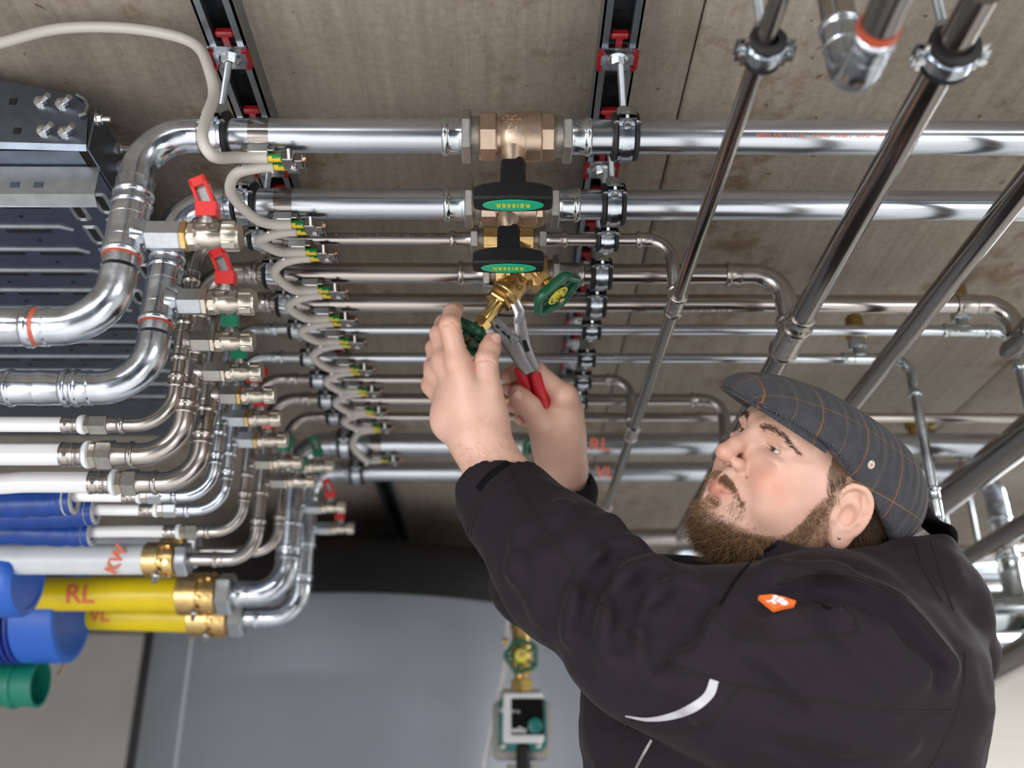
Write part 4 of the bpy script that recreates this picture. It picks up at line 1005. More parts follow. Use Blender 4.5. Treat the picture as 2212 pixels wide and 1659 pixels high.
qbox('face_frame', 1087, 1496, 1175, 1604, 0, .02, 'pump_white', .004); sc_ = qbox('display', 1104, 1508, 1176, 1588, -.002, .01, 'screen_black', .002)
m = MB(); c = Q(1156, 1568, -.002); m.lathe(c, -Y3, [(0, .0155), (.010, .0150), (.011, .013), (.011, .001)], 28); build('knob', m, 'pump_teal', pu)
text_mesh('lettering', 'wilo', 'white_print', pu, Q(1121, 1577, -.0025), X3, Z3, .018, .0002, .0003); text_mesh('lettering', 'H m', 'white_print', pu, Q(1114, 1537, -.0025), X3, Z3, .010, .0002)
for (x, y) in ((1085, 1533), (1086, 1611), (1163, 1610)):
    m = MB(); m.lathe(Q(x, y, .017), -Y3, [(0, .0055), (.004, .0055), (.006, .003)], 12); build('screw', m, 'bolt_steel', pu)
qbox('cable_plug', 1115, 1606, 1146, 1690, .010, .04, 'black_plastic', .006)
m = MB(); a = Q(1131, 1640, .06); m.lathe((a.x, a.y, a.z - .35), Z3, [(0, .036), (.34, .036)], 24); build('lower_pipe', m, 'pump_foam', pu)
va = empty('pump_valve', Q(1125, 1415), 'brass pump shut-off valve with green wheel and yellow disc', 'valve')
px_ = Q(1127, 1415).x; 
m = MB(); z0 = Q(1127, 1492).z; z1 = Q(1127, 1395).z; m.hex((px_, PY + .05, z0), Z3, .028, .046); m.lathe((px_, PY + .05, z0 + .02), Z3, [(0, .016), (.02, .016), (.03, .022), (z1 - z0 - .02, .024), (z1 - z0, .020), (z1 - z0 + .02, .020), (z1 - z0 + .022, .024), (z1 - z0 + .05, .024), (z1 - z0 + .055, .016), (z1 - z0 + .5, .016)], 24); build('valve_body', m, 'brass_dark', va)
m = MB(); m.lathe((px_, PY + .04, Q(1127, 1415).z), -Y3, [(0, .010), (.05, .008)], 16); m.lathe((px_ - .03, PY + .045, Q(1100, 1378).z), -X3, [(0, .008), (.012, .008)], 14); build('stem', m, 'brass', va)
hand_wheel(va, V((px_, PY - .005, Q(1127, 1418).z)), -Y3, .034, False)
m = MB(); a = Q(1100, 1326, .08); b = Q(1098, 1366, .08); c = Q(1092, 1440, .08); d = Q(1070, 1540, .08); f = Q(1045, 1659, .08)
m.tube(bez([a, b, c, d, f], 6), .006, 12); tag(build('sensor_cable', m, 'pump_white'), 'thin pale cable hanging beside the pump', 'cable')
# wall behind the jacket
m = MB(); m.box((2.3, 3.75, 1.12), 1.9, .08, 2.24); tag(build('wall_side', m, 'wall_beige'), kind='structure')
# ------------------------------------------------------------------ implicit-surface modelling: smooth blends of primitives, meshed on a sparse lattice
class SDF:
    def __init__(self): self.pr = []
    def put(self, fn, lo, hi, op='add', k=.006): self.pr.append((fn, np.array(lo, dtype=np.float64), np.array(hi, dtype=np.float64), op, k)); return self
    def ell(self, c, rad, R=None, op='add', k=.006):
        c = np.array(c, float); rad = np.array(rad, float); R = np.eye(3) if R is None else np.array(R, float); m = rad.max()
        def fn(P):
            q = (P - c) @ R; a = np.sqrt(((q / rad) ** 2).sum(1)); b = np.sqrt(((q / rad ** 2) ** 2).sum(1)) + 1e-9
            return a * (a - 1) / b
        return self.put(fn, c - m, c + m, op, k)
    def cap(self, a, b, ra, rb, op='add', k=.006):
        a = np.array(a, float); b = np.array(b, float); d = b - a; L2 = max((d ** 2).sum(), 1e-12)
        def fn(P):
            t = np.clip(((P - a) @ d) / L2, 0, 1); return np.sqrt(((P - a - t[:, None] * d) ** 2).sum(1)) - (ra + (rb - ra) * t)
        m = max(ra, rb); return self.put(fn, np.minimum(a, b) - m, np.maximum(a, b) + m, op, k)
    def chain(self, pts, rad, op='add', k=.006, kin=.004):
        for i in range(len(pts) - 1): self.cap(pts[i], pts[i + 1], rad[i], rad[i + 1], op, k if i == 0 else kin)
        return self
    def half(self, o, n, lo, hi, op='int', k=.003):
        o = np.array(o, float); n = np.array(n, float); n /= np.linalg.norm(n)
        return self.put(lambda P: (P - o) @ n, lo, hi, op, k)
    def __call__(self, P):
        P = np.asarray(P, dtype=np.float64); D = np.full(len(P), .04)
        for fn, lo, hi, op, k in self.pr:
            m = k + .012
            ix = np.nonzero(((P > lo - m) & (P < hi + m)).all(1))[0]
            if not len(ix): continue
            d = fn(P[ix]); a = D[ix]
            if op == 'add': h = np.clip(.5 + .5 * (a - d) / k, 0, 1); D[ix] = a + (d - a) * h - k * h * (1 - h)
            elif op == 'sub': d = -d; h = np.clip(.5 - .5 * (a - d) / k, 0, 1); D[ix] = a + (d - a) * h + k * h * (1 - h)
            else: h = np.clip(.5 - .5 * (a - d) / k, 0, 1); D[ix] = a + (d - a) * h + k * h * (1 - h)
        return D
    def mesh(self, h, disp=None):
        lo = np.min([p[1] for p in self.pr if p[3] == 'add'], axis=0) - .02; hi = np.max([p[2] for p in self.pr if p[3] == 'add'], axis=0) + .02
        f = lambda P: self(P) if disp is None else self(P) + disp(P)
        B = 4; n = np.ceil((hi - lo) / (h * B)).astype(int) + 1
        G = max(1, int(.030 / (h * B))); g0 = np.stack(np.meshgrid(*[np.arange(k // G + 1) for k in n], indexing='ij'), -1).reshape(-1, 3)
        d = self(lo + (g0 + .5) * (h * B * G)); g0 = g0[np.abs(d) < h * B * G * .9 + .006]
        g = (g0[:, None, :] * G + np.stack(np.meshgrid(*[np.arange(G)] * 3, indexing='ij'), -1).reshape(-1, 3)[None]).reshape(-1, 3); n = n + G
        d = f(lo + (g + .5) * (h * B))
        act = g[np.abs(d) < h * B * 1.05 + .003]
        o5 = np.stack(np.meshgrid(*[np.arange(B + 1)] * 3, indexing='ij'), -1).reshape(-1, 3)
        N = (n + 1) * B + 2; key = lambda q: (q[..., 0] * N[1] + q[..., 1]) * N[2] + q[..., 2]
        uk = np.unique(key(act[:, None, :] * B + o5[None]).ravel())
        q = np.stack([uk // (N[1] * N[2]), (uk // N[2]) % N[1], uk % N[2]], -1)
        val = f(lo + q * h)
        o4 = np.stack(np.meshgrid(*[np.arange(B)] * 3, indexing='ij'), -1).reshape(-1, 3)
        cells = (act[:, None, :] * B + o4[None]).reshape(-1, 3)
        corn = np.array([[i, j, k] for i in (0, 1) for j in (0, 1) for k in (0, 1)])
        cv = val[np.searchsorted(uk, key(cells[:, None, :] + corn[None]))]
        sg = cv < 0; mix = sg.any(1) & ~sg.all(1)
        cells = cells[mix]; cv = cv[mix]
        acc = np.zeros((len(cells), 3)); cnt = np.zeros(len(cells))
        for a in range(8):
            for b in range(a + 1, 8):
                if np.abs(corn[a] - corn[b]).sum() != 1: continue
                c = (cv[:, a] < 0) != (cv[:, b] < 0); t = cv[c, a] / (cv[c, a] - cv[c, b])
                acc[c] += corn[a] + (corn[b] - corn[a]) * t[:, None]; cnt[c] += 1
        verts = lo + (cells + acc / cnt[:, None]) * h
        ck = key(cells); od = np.argsort(ck); cks = ck[od]
        faces = []
        for ax in range(3):
            e = np.zeros(3, int); e[ax] = 1; u = np.zeros(3, int); u[(ax + 1) % 3] = 1; w = np.zeros(3, int); w[(ax + 2) % 3] = 1
            # lattice edges starting at corner 0 of a cell
            i1 = int(np.nonzero((corn == e).all(1))[0][0])
            s0 = cv[:, 0] < 0; s1 = cv[:, i1] < 0; c = np.nonzero(s0 != s1)[0]
            base = cells[c]; idx = []; ok = np.ones(len(c), bool)
            for off in (0 * u, -u, -u - w, -w):
                kk = key(base + off); p = np.clip(np.searchsorted(cks, kk), 0, len(cks) - 1); ok &= cks[p] == kk; idx.append(od[p])
            Q = np.stack(idx, -1)[ok]; fl = s0[c][ok]
            Q[~fl] = Q[~fl][:, ::-1]
            faces.append(Q)
        return verts, np.concatenate(faces)
def mesh_np(name, verts, faces, material, parent=None, origin=None):
    """fast mesh from arrays (quads or triangles), world coordinates"""
    me = bpy.data.meshes.new(name); base = np.array(WLOC[parent.name]) if parent is not None else (np.array(origin) if origin is not None else verts.mean(0))
    v = (verts - base).astype(np.float32); f = faces.astype(np.int32); k = f.shape[1]
    me.vertices.add(len(v)); me.vertices.foreach_set('co', v.ravel()); me.loops.add(f.size); me.loops.foreach_set('vertex_index', f.ravel())
    me.polygons.add(len(f)); me.polygons.foreach_set('loop_start', np.arange(0, f.size, k, dtype=np.int32))
    me.update(calc_edges=True); me.validate()
    me.polygons.foreach_set('use_smooth', np.ones(len(me.polygons), dtype=bool))
    me.materials.append(MATS[material] if isinstance(material, str) else material)
    o = bpy.data.objects.new(name, me); link(o, parent)
    if parent is None: o.location = base
    WLOC[o.name] = V(base); return o
def attr(o, name, vals, kind='FLOAT'):
    a = o.data.attributes.new(name, kind, 'POINT')
    a.data.foreach_set('value' if kind == 'FLOAT' else 'vector', np.asarray(vals, dtype=np.float32).ravel())
def smoothed(verts, faces, it=2, lam=.5):
    e = np.concatenate([faces[:, [i, (i + 1) % 4]] for i in range(4)]); n = len(verts)
    deg = np.bincount(e[:, 0], minlength=n) + np.bincount(e[:, 1], minlength=n)
    for _ in range(it):
        s = np.stack([np.bincount(e[:, 0], verts[e[:, 1], k], n) + np.bincount(e[:, 1], verts[e[:, 0], k], n) for k in range(3)], -1)
        verts = verts + lam * (s / np.maximum(deg, 1)[:, None] - verts)
    return verts
def vnormals(verts, faces):
    a = verts[faces[:, 0]]; fn = np.cross(verts[faces[:, 1]] - a, verts[faces[:, 2]] - a); n = np.zeros_like(verts)
    for i in range(faces.shape[1]): np.add.at(n, faces[:, i], fn)
    return n / (np.linalg.norm(n, axis=1)[:, None] + 1e-12)
RNG = np.random.default_rng(11)
def value_noise(P, s, seed=0):
    """cheap smooth noise in -1..1"""
    r = np.random.default_rng(seed); v = np.zeros(len(P))
    for k in range(6):
        d = r.normal(size=3); d /= np.linalg.norm(d); v += np.sin(P @ d * s * (1 + .35 * k) + r.uniform(0, 6.28)) / 6 * 1.4
    return v
def strands(name, roots, dirs, lens, rad, material, parent, curl=.25, seg=4, droop=None, gath=None, seed=1):
    """three-sided tapering hairs as one mesh"""
    r = np.random.default_rng(seed); n = len(roots); p = roots.copy(); d = dirs / np.linalg.norm(dirs, axis=1)[:, None]
    rings = []; ph = r.uniform(0, 6.28, n)
    a = np.cross(d, r.normal(size=(n, 3))); a /= np.linalg.norm(a, axis=1)[:, None]; b = np.cross(d, a)
    for s in range(seg + 1):
        w_ = rad * (1 - .75 * s / seg)
        rings.append(np.stack([p + (a * math.cos(t) + b * math.sin(t)) * (w_[:, None] if hasattr(w_, '__len__') else w_) for t in (0, 2.094, 4.189)], 1))
        d = d + curl * (a * np.cos(ph + s * 1.5)[:, None] + b * np.sin(ph + s * 1.5)[:, None]) + r.normal(size=(n, 3)) * curl * .25
        if droop is not None: d = d + droop
        d /= np.linalg.norm(d, axis=1)[:, None]; p = p + d * (lens / seg)[:, None]
    Vv = np.stack(rings, 1).reshape(-1, 3); base = np.arange(n) * (seg + 1) * 3; F = []
    for s in range(seg):
        for k in range(3):
            k2 = (k + 1) % 3; F.append(np.stack([base + s * 3 + k, base + s * 3 + k2, base + s * 3 + 3 + k2, base + s * 3 + 3 + k], -1))
    o = mesh_np(name, Vv, np.concatenate(F), material, parent); o['kind'] = 'stuff'; return o
# ------------------------------------------------------------------ the person
def rot_head(yaw, pitch, roll):
    F = V((-math.cos(yaw), 0, math.sin(yaw))); U = V((0, 1, 0)); Rz = M.Rotation(-pitch, 3, 'Z'); F = Rz @ F; U = Rz @ U
    Rr = F.cross(U); U2 = U * math.cos(roll) + Rr * math.sin(roll); return F.cross(U2), F, U2
_c = lambda v: RGT * v[0] + UPV * v[1] - FWD * v[2]
_hr, _hf, _hu = [_c(v) for v in rot_head(math.radians(22), math.radians(27.2), math.radians(-6))]
HC = CAM + _c((.331, -.1155, -1.105))
HR = np.array([list(_hr), list(_hf), list(_hu)]).T          # columns: right, forward, up of the head
HO = np.array(HC)
def hl(x, y, z): return HO + HR @ (np.array([x, y, z]) / 1000.0)
def D3(x, y, d): return np.array(pD(x, y, d))
B = SDF()
def hell(c, r, op='add', k=6, R=None):
    Rm = HR if R is None else HR @ np.array(R)
    B.ell(hl(*c), np.array(r) / 1000, Rm, op, k / 1000)
def hcap(a, b, ra, rb, op='add', k=6): B.cap(hl(*a), hl(*b), ra / 1000, rb / 1000, op, k / 1000)
# skull and face masses
hell((0, -6, 18), (75, 97, 66)); hell((0, 42, -14), (64, 56, 74), k=24); hell((0, 66, 40), (58, 36, 42), k=18)
for s in (-1, 1):
    hell((s * 38, 52, -30), (32, 38, 36), k=16); hell((s * 47, 66, 2), (17, 20, 15), k=14); hell((s * 45, 22, -48), (24, 34, 26), k=18)
    hell((s * 36, 76, -17), (21, 19, 18), k=11)                                # smiling cheek
    hcap((s * 10, 99, 37), (s * 46, 82, 40), 8, 6, k=11)                       # brow
hell((0, 70, -72), (40, 33, 26), k=18); hell((0, 90, -77), (20, 14, 15), k=12); hell((0, 88, -46), (33, 18, 26), k=14)
for s in (-1, 1):
    hell((s * 31, 101, 20), (17, 11, 10.5), 'sub', 9)                          # orbit
    hell((s * 32, 78.5, 20), (14.8, 14.8, 14.0), k=4)                          # lids over the eyeball
    hell((s * 33, 91.5, 29), (17, 5, 4.2), k=5); hell((s * 33, 90, 9.5), (17, 6, 4.0), k=7)
# nose
hcap((0, 98, 30), (0, 112, 4), 7.0, 8.5, k=9); hcap((0, 112, 4), (0, 118, -9), 8.5, 10.0, k=5); hell((0, 118.5, -9.5), (9.8, 9.5, 9.0), k=5)
for s in (-1, 1):
    hell((s * 12.0, 104, -13.5), (6.4, 9.5, 7.4), k=4); hell((s * 7.2, 112, -21), (3.6, 6.5, 3.8), 'sub', 2)
    hcap((s * 20, 96, -14), (s * 30, 90, -30), 1.6, 1.8, 'sub', 4); hcap((s * 30, 90, -30), (s * 36, 82, -48), 1.8, 1.4, 'sub', 4)             # smile fold
hcap((0, 101, -26), (0, 103, -36), 6, 6, k=8)
# lips, corners drawn up in a smile
for s in (-1, 1):
    hcap((0, 105.0, -40.5), (s * 14, 100.5, -41.0), 4.6, 4.2, k=3); hcap((s * 14, 100.5, -41.0), (s * 29, 89, -38.0), 4.2, 2.6, k=3)
    hcap((0, 104.5, -51), (s * 13, 101, -50), 5.8, 5.0, k=4); hcap((s * 13, 101, -50), (s * 28, 89.5, -41), 5.2, 2.6, k=4)
    hcap((0, 110, -45.6), (s * 14, 106, -45.2), 1.0, 1.0, 'sub', 1.8); hcap((s * 14, 106, -45.2), (s * 33, 91, -39), 1.0, 1.3, 'sub', 1.8)
hcap((-10, 102, -61), (10, 102, -61), 3.5, 3.5, 'sub', 8)
# palpebral slits
for s in (-1, 1):
    hell((s * 31.5, 94, 18.8), (13.2, 9.0, 2.1), 'sub', 1.1, R=[[1, 0, 0], [0, math.cos(.0), 0], [0, 0, 1]])
    hcap((s * 22, 96, 24.6), (s * 33, 95.5, 26.6), .5, .6, 'sub', 1.6); hcap((s * 33, 95.5, 26.6), (s * 47, 86, 20.5), .6, .7, 'sub', 1.8)     # lid crease
    hcap((s * 45, 87, 17.0), (s * 56, 77, 10), .5, .4, 'sub', 2.0)     # laugh line
# ears
def ear(s):
    T = M.Rotation(math.radians(s * 24), 3, 'Z') @ M.Rotation(math.radians(-10), 3, 'X'); T = np.array(T)
    o = np.array([s * 78, 6, -3.0])
    def e(p): return tuple(o + T @ np.array([s * p[0], p[1], p[2]]))
    hell(e((1.5, -4, 4)), (4.2, 19, 29.5), k=5, R=T); hell(e((-4, 2, 0)), (6, 12, 20), k=5, R=T); hell(e((7.0, -1, 0)), (8.0, 8.5, 13.0), 'sub', 1.6, R=T); hell(e((7.0, -8, 22)), (4.6, 8, 5.5), 'sub', 1.6, R=T)
    rim = [tuple(p) for p in bez([(2, 14, 8), (4, 13, 22), (5.5, 4, 31.5), (6.5, -9, 31), (6.5, -18, 21), (6.0, -20.5, 6), (5, -17, -10), (3, -9, -21)], 3)]
    for a, b in zip(rim, rim[1:]): hcap(e(a), e(b), 3.1, 3.1, k=2.6)
    ah = [(5.5, -9, 24), (6.5, -13, 12), (6.3, -13, -2), (5, -8, -12), (4, 0, -15)]
    for a, b in zip(ah, ah[1:]): hcap(e(a), e(b), 2.5, 2.5, k=2.5)
    hell(e((2, -4, -25)), (5.0, 9.5, 11.5), k=5, R=T); hcap(e((0, 11, 0)), e((2, 10.5, -7)), 4.2, 3.8, k=3)
    hell(e((6, 3, -3)), (5, 5.0, 7), 'sub', 2, R=T)
    return e
ear(1); earf = ear(-1)
# neck, trunk and arms (clothed)
NB = D3(1815, 1345, 1.13)
B.cap(hl(0, -22, -20), NB, .066, .070, k=.03); B.cap(hl(0, 30, -72), NB + np.array([-.02, 0, .02]), .042, .055, k=.03)
SHn, ELn, WRn = D3(1880, 1450, 1.03), D3(1395, 1405, 1.00), D3(1060, 998, 1.165)
SHf, ELf, WRf = D3(1560, 1370, 1.27), D3(1150, 1262, 1.37), D3(1214, 1012, 1.298)
PEL = np.array([D3(1690, 1800, 1.12)[0], D3(1690, 1800, 1.12)[1], 1.0])
B.chain([NB, D3(1760, 1520, 1.12), D3(1710, 1800, 1.12), PEL], [.07, .05, .045, .045], k=.03, kin=.02)
B.chain([D3(1760, 1460, 1.1), SHn, ELn, D3(1150, 1120, 1.11), WRn], [.045, .040, .035, .040, .0335], k=.03, kin=.012)
B.chain([D3(1700, 1420, 1.15), SHf, ELf, D3(1200, 1110, 1.325), WRf], [.045, .040, .034, .038, .0325], k=.03, kin=.012)
# hands
def hand(wr, mcp, fingers, thumb, palm, frad, trad):
    for p, r in mcp: B.cap(wr, p, .026, r, k=.014)
    for (a, ra), (b, rb) in zip(mcp, mcp[1:]): B.cap(a, b, ra, rb, k=.010)
    for c, r in palm: B.ell(c, (r, r, r), None, k=.014)
    for f, rr in zip(fingers, frad):
        B.cap(f[0], f[1], rr[0], rr[1], k=.006)
        B.ell(f[1], (rr[1] * 1.06,) * 3, None, k=.003)
        B.cap(f[1], f[2], rr[1] * .97, rr[2], k=.0022); B.cap(f[2], f[3], rr[2], rr[3], k=.0022)
    t = thumb
    B.cap(wr, t[0], .024, trad[0], k=.014); B.cap(t[0], t[1], trad[0], trad[1], k=.012); B.cap(t[1], t[2], trad[1], trad[2], k=.004); B.cap(t[2], t[3], trad[2] * .98, trad[3], k=.003)
    B.ell(t[2], (trad[2] * 1.05,) * 3, None, k=.004)
    B.ell(t[2] * .42 + t[3] * .58, (trad[3] * 1.10,) * 3, None, k=.006)
LH = dict(
    mcp=[(D3(990, 782, 1.168), .0135), (D3(962, 782, 1.190), .0135), (D3(944, 802, 1.214), .0125), (D3(934, 832, 1.234), .0115)],
    f=[[D3(990, 784, 1.165), D3(972, 703, 1.166), D3(977, 676, 1.186), D3(985, 668, 1.206)],
       [D3(962, 782, 1.190), D3(950, 722, 1.204), D3(958, 698, 1.232), D3(968, 690, 1.254)],
       [D3(944, 802, 1.214), D3(939, 752, 1.236), D3(950, 727, 1.262), D3(962, 722, 1.282)],
       [D3(934, 832, 1.234), D3(933, 790, 1.256), D3(944, 768, 1.279), D3(956, 762, 1.296)]],
    t=[D3(1058, 915, 1.175), D3(1056, 842, 1.172), D3(1050, 780, 1.176), D3(1063, 738, 1.190)])
hand(WRn, LH['mcp'], LH['f'], LH['t'], [(D3(1008, 868, 1.188), .034), (D3(985, 905, 1.20), .032), (D3(1048, 890, 1.182), .025), (D3(1030, 945, 1.175), .034)],
     [(.0132, .0122, .0110, .0094), (.0130, .0118, .0106, .0092), (.0122, .0110, .0100, .0088), (.0108, .0098, .0090, .0078)], (.0190, .0158, .0136, .0112))
RH = dict(
    mcp=[(D3(1220, 856, 1.262), .0140), (D3(1229, 884, 1.285), .0140), (D3(1229, 910, 1.308), .0130), (D3(1222, 938, 1.326), .0120)],
    f=[[D3(1220, 856, 1.262), D3(1158, 802, 1.276), D3(1120, 798, 1.292), D3(1098, 812, 1.288)],
       [D3(1229, 884, 1.285), D3(1165, 834, 1.312), D3(1120, 832, 1.312), D3(1100, 840, 1.300)],
       [D3(1229, 910, 1.308), D3(1172, 868, 1.332), D3(1126, 868, 1.326), D3(1109, 878, 1.310)],
       [D3(1222, 938, 1.326), D3(1180, 908, 1.344), D3(1140, 906, 1.334), D3(1124, 906, 1.320)]],
    t=[D3(1190, 966, 1.280), D3(1172, 920, 1.258), D3(1144, 880, 1.246), D3(1117, 852, 1.243)])
hand(WRf, RH['mcp'], RH['f'], RH['t'], [(D3(1204, 918, 1.286), .033), (D3(1206, 955, 1.292), .034), (D3(1186, 925, 1.272), .022)],
     [(.0142, .0126, .0112, .0096), (.0136, .0122, .0110, .0094), (.0126, .0114, .0102, .0090), (.0112, .0102, .0092, .0080)], (.0190, .0162, .0142, .0120))
# creases over the finger joints
vd_ = np.array(FWD); rt_ = np.array(RGT); up2 = np.array(UPV)
for p, q, r in ((LH['f'][0][1], LH['f'][0][0], .0122), (LH['t'][2], LH['t'][1], .0142), (RH['t'][2], RH['t'][1], .0148)):
    ax = (p - q) / np.linalg.norm(p - q); sd = np.cross(ax, vd_); sd /= np.linalg.norm(sd)
    for o in (-.0042, -.0008, .0026):
        c = p + ax * o; pts = [c - vd_ * r * math.cos(a) + sd * r * math.sin(a) + ax * .0012 * math.cos(a * 2 + o * 900) for a in (-.75, -.35, 0, .35, .75)]
        for a, b in zip(pts, pts[1:]): B.cap(a, b, .0006, .0006, 'sub', .0014)
for t in (LH['mcp'], RH['mcp']):
    for p, r in t[:3]: B.ell(p - vd_ * .004, (r * .92,) * 3, None, k=.008)
bv, bf = B.mesh(.0019)
bv = smoothed(bv, bf, 1, .35)
loc = (bv - HO) @ HR * 1000
def gauss(c, s): return np.exp(-(((loc - np.array(c)) / np.array(s)) ** 2).sum(1))
lips = np.zeros(len(bv))
for s in (-1, 1):
    for c, r in (((0, 108, -40), (16, 8, 3.6)), ((s * 14, 103, -40.5), (10, 8, 3.2)), ((0, 109, -51), (15, 8, 4.6)), ((s * 14, 104, -48.5), (9, 8, 4.0)), ((s * 24, 95, -41), (8, 8, 3.4)), ((s * 29, 90, -40), (5, 7, 2.6))): lips = np.maximum(lips, gauss(c, r))
flush = np.zeros(len(bv))
for s in (-1, 1): flush = np.maximum(flush, np.maximum(.9 * gauss((s * 45, 78, -14), (22, 26, 16)), .8 * gauss((s * 78, -14, 6), (14, 14, 36))))
flush = np.maximum(flush, .7 * gauss((0, 120, -10), (12, 14, 12)))
for f in LH['f'] + RH['f']:
    for p in f[:2]: flush = np.maximum(flush, .7 * np.exp(-(((bv - p) / .013) ** 2).sum(1)))
    flush = np.maximum(flush, .75 * np.exp(-(((bv - f[3]) / .012) ** 2).sum(1)))
for t in (LH['t'], RH['t']): flush = np.maximum(flush, .7 * np.exp(-(((bv - t[3]) / .016) ** 2).sum(1)))
def skin_mat():
    m = bpy.data.materials.new('skin'); nt, N, L, b = nodes_of(m)
    def at(n):
        a = N.new('ShaderNodeAttribute'); a.attribute_name = n; return a.outputs['Fac']
    def mix(a, c, f):
        x = N.new('ShaderNodeMix'); x.data_type = 'RGBA'
        if isinstance(a, tuple): x.inputs['A'].default_value = (*a, 1)
        else: L.new(a, x.inputs['A'])
        x.inputs['B'].default_value = (*c, 1); L.new(f, x.inputs['Factor']); return x.outputs['Result']
    g = N.new('ShaderNodeNewGeometry'); n1 = N.new('ShaderNodeTexNoise'); n1.inputs['Scale'].default_value = 45; n1.inputs['Detail'].default_value = 6; L.new(g.outputs['Position'], n1.inputs['Vector'])
    c = mix((.74, .48, .38), (.66, .38, .28), n1.outputs['Fac'])
    c = mix(c, (.68, .29, .21), at('flush')); c = mix(c, (.58, .20, .15), at('lips'))
    c = mix(c, (.16, .09, .05), at('scalp'))
    L.new(c, b.inputs['Base Color']); b.inputs['Roughness'].default_value = .46
    b.inputs['Subsurface Weight'].default_value = .12; b.inputs['Subsurface Radius'].default_value = (.012, .004, .002); b.inputs['Subsurface Scale'].default_value = .5
    n2 = N.new('ShaderNodeTexNoise'); n2.inputs['Scale'].default_value = 900; n2.inputs['Detail'].default_value = 3; L.new(g.outputs['Position'], n2.inputs['Vector'])
    bp = N.new('ShaderNodeBump'); bp.inputs['Strength'].default_value = .18; bp.inputs['Distance'].default_value = .0006; L.new(n2.outputs['Fac'], bp.inputs['Height']); L.new(bp.outputs['Normal'], b.inputs['Normal'])
    MATS['skin'] = m
skin_mat()
person = mesh_np('person', bv, bf, 'skin', origin=(PEL[0], PEL[1], 0))
tag(person, 'bearded man in flat cap and dark softshell jacket reaching up with pliers', 'person')
attr(person, 'flush', np.clip(flush, 0, 1)); attr(person, 'lips', np.clip(lips * 1.1, 0, 1))
bn = vnormals(bv, bf)
print('body verts', len(bv))
# eyes
mat('eye_white', (.72, .66, .62), 0, .15); mat('iris', (.045, .050, .045), 0, .1); mat('nail', (.74, .44, .37), 0, .25, coat=.3)
gaze = HR @ np.array([.16, .97, .10]); gaze = V(gaze).normalized()
for s in (-1, 1):
    c = V(hl(s * 32, 78.5, 20)); m = MB(); R = .0128
    m.lathe(c - gaze * R, gaze, [(R - R * math.cos(t), max(R * math.sin(t), 1e-5)) for t in [math.pi * k / 16 for k in range(17)]], 24); eb = build('eyeball', m, 'eye_white', person, sharp=180)
    m = MB(); m.lathe(c + gaze * R * .925, gaze, [(0, .0056), (.0004, .0054), (.0012, .0030), (.0014, .0002)], 20); build('iris', m, 'iris', eb, sharp=180)
# thumb nails
def nail(tip, base, out, w_, L):
    d = V(tip - base).normalized(); o = V(out); o = (o - d * o.dot(d)).normalized(); sd = d.cross(o); c = V(tip) + d * .0035; m = MB(); R = []
    for i in range(7):
        t = -L + (L + .002) * i / 6; ww = w_ * (1 if i < 5 else (.92 if i == 5 else .72)) * (.72 if i == 0 else (.93 if i == 1 else 1))
        R.append([c + d * t + sd * (ww * math.sin(a)) + o * (NR * math.cos(a) - NR + NO) for a in [(-1.05 + 2.1 * k / 8) for k in range(9)]])
    v = [p for r in R for p in r]; m.v = [tuple(p) for p in v]
    for i in range(6):
        for k in range(8): m.f.append((i * 9 + k, i * 9 + k + 1, (i + 1) * 9 + k + 1, (i + 1) * 9 + k))
    n0 = len(m.v); m.v += [tuple(p - o * .0012) for p in v]; m.f += [tuple(n0 + q for q in f[::-1]) for f in m.f[:48]]
    build('thumb_nail', m, 'nail', person, sharp=180)
NR, NO = .0088, .0130
nail(LH['t'][3], LH['t'][2], RGT * .45 - FWD * .9, .0085, .013)
NO = .0139
nail(RH['t'][3], RH['t'][2], -FWD + UPV * .25 - RGT * .25, .0088, .013)
# ------------------------------------------------------------------ hair, beard, brows, cap, ear stud
mat('beard_hair', (.165, .085, .038), 0, .55, .5, 400); mat('beard_light', (.36, .22, .115), 0, .55, .4, 400); mat('head_hair', (.12, .070, .038), 0, .5, .4, 400); mat('brow_hair', (.10, .055, .03), 0, .6, .3, 400)
def pick(mask_w, n, seed):
    r = np.random.default_rng(seed); p = mask_w / mask_w.sum(); return r.choice(len(bv), n, p=p), r
sm = lambda a, b, x: np.clip((x - a) / (b - a), 0, 1)
lx, ly, lz = loc[:, 0], loc[:, 1], loc[:, 2]; headm = (np.abs(loc) < 180).all(1) & (lz > -150)
# beard region: below a line from the ear to the corner of the mouth, on jaw and throat
line = np.interp(ly, [-10, 10, 22, 34, 42, 52, 64, 78, 92, 120], [30, 30, 24, 4, -22, -52, -64, -66, -66, -66])
w_b = headm * sm(0, 9, line - lz) * (ly > -2) * (lz > -118) * (np.abs(lx) < 76.5)
w_b = w_b * np.where(ly < 22, .55, 1.0)
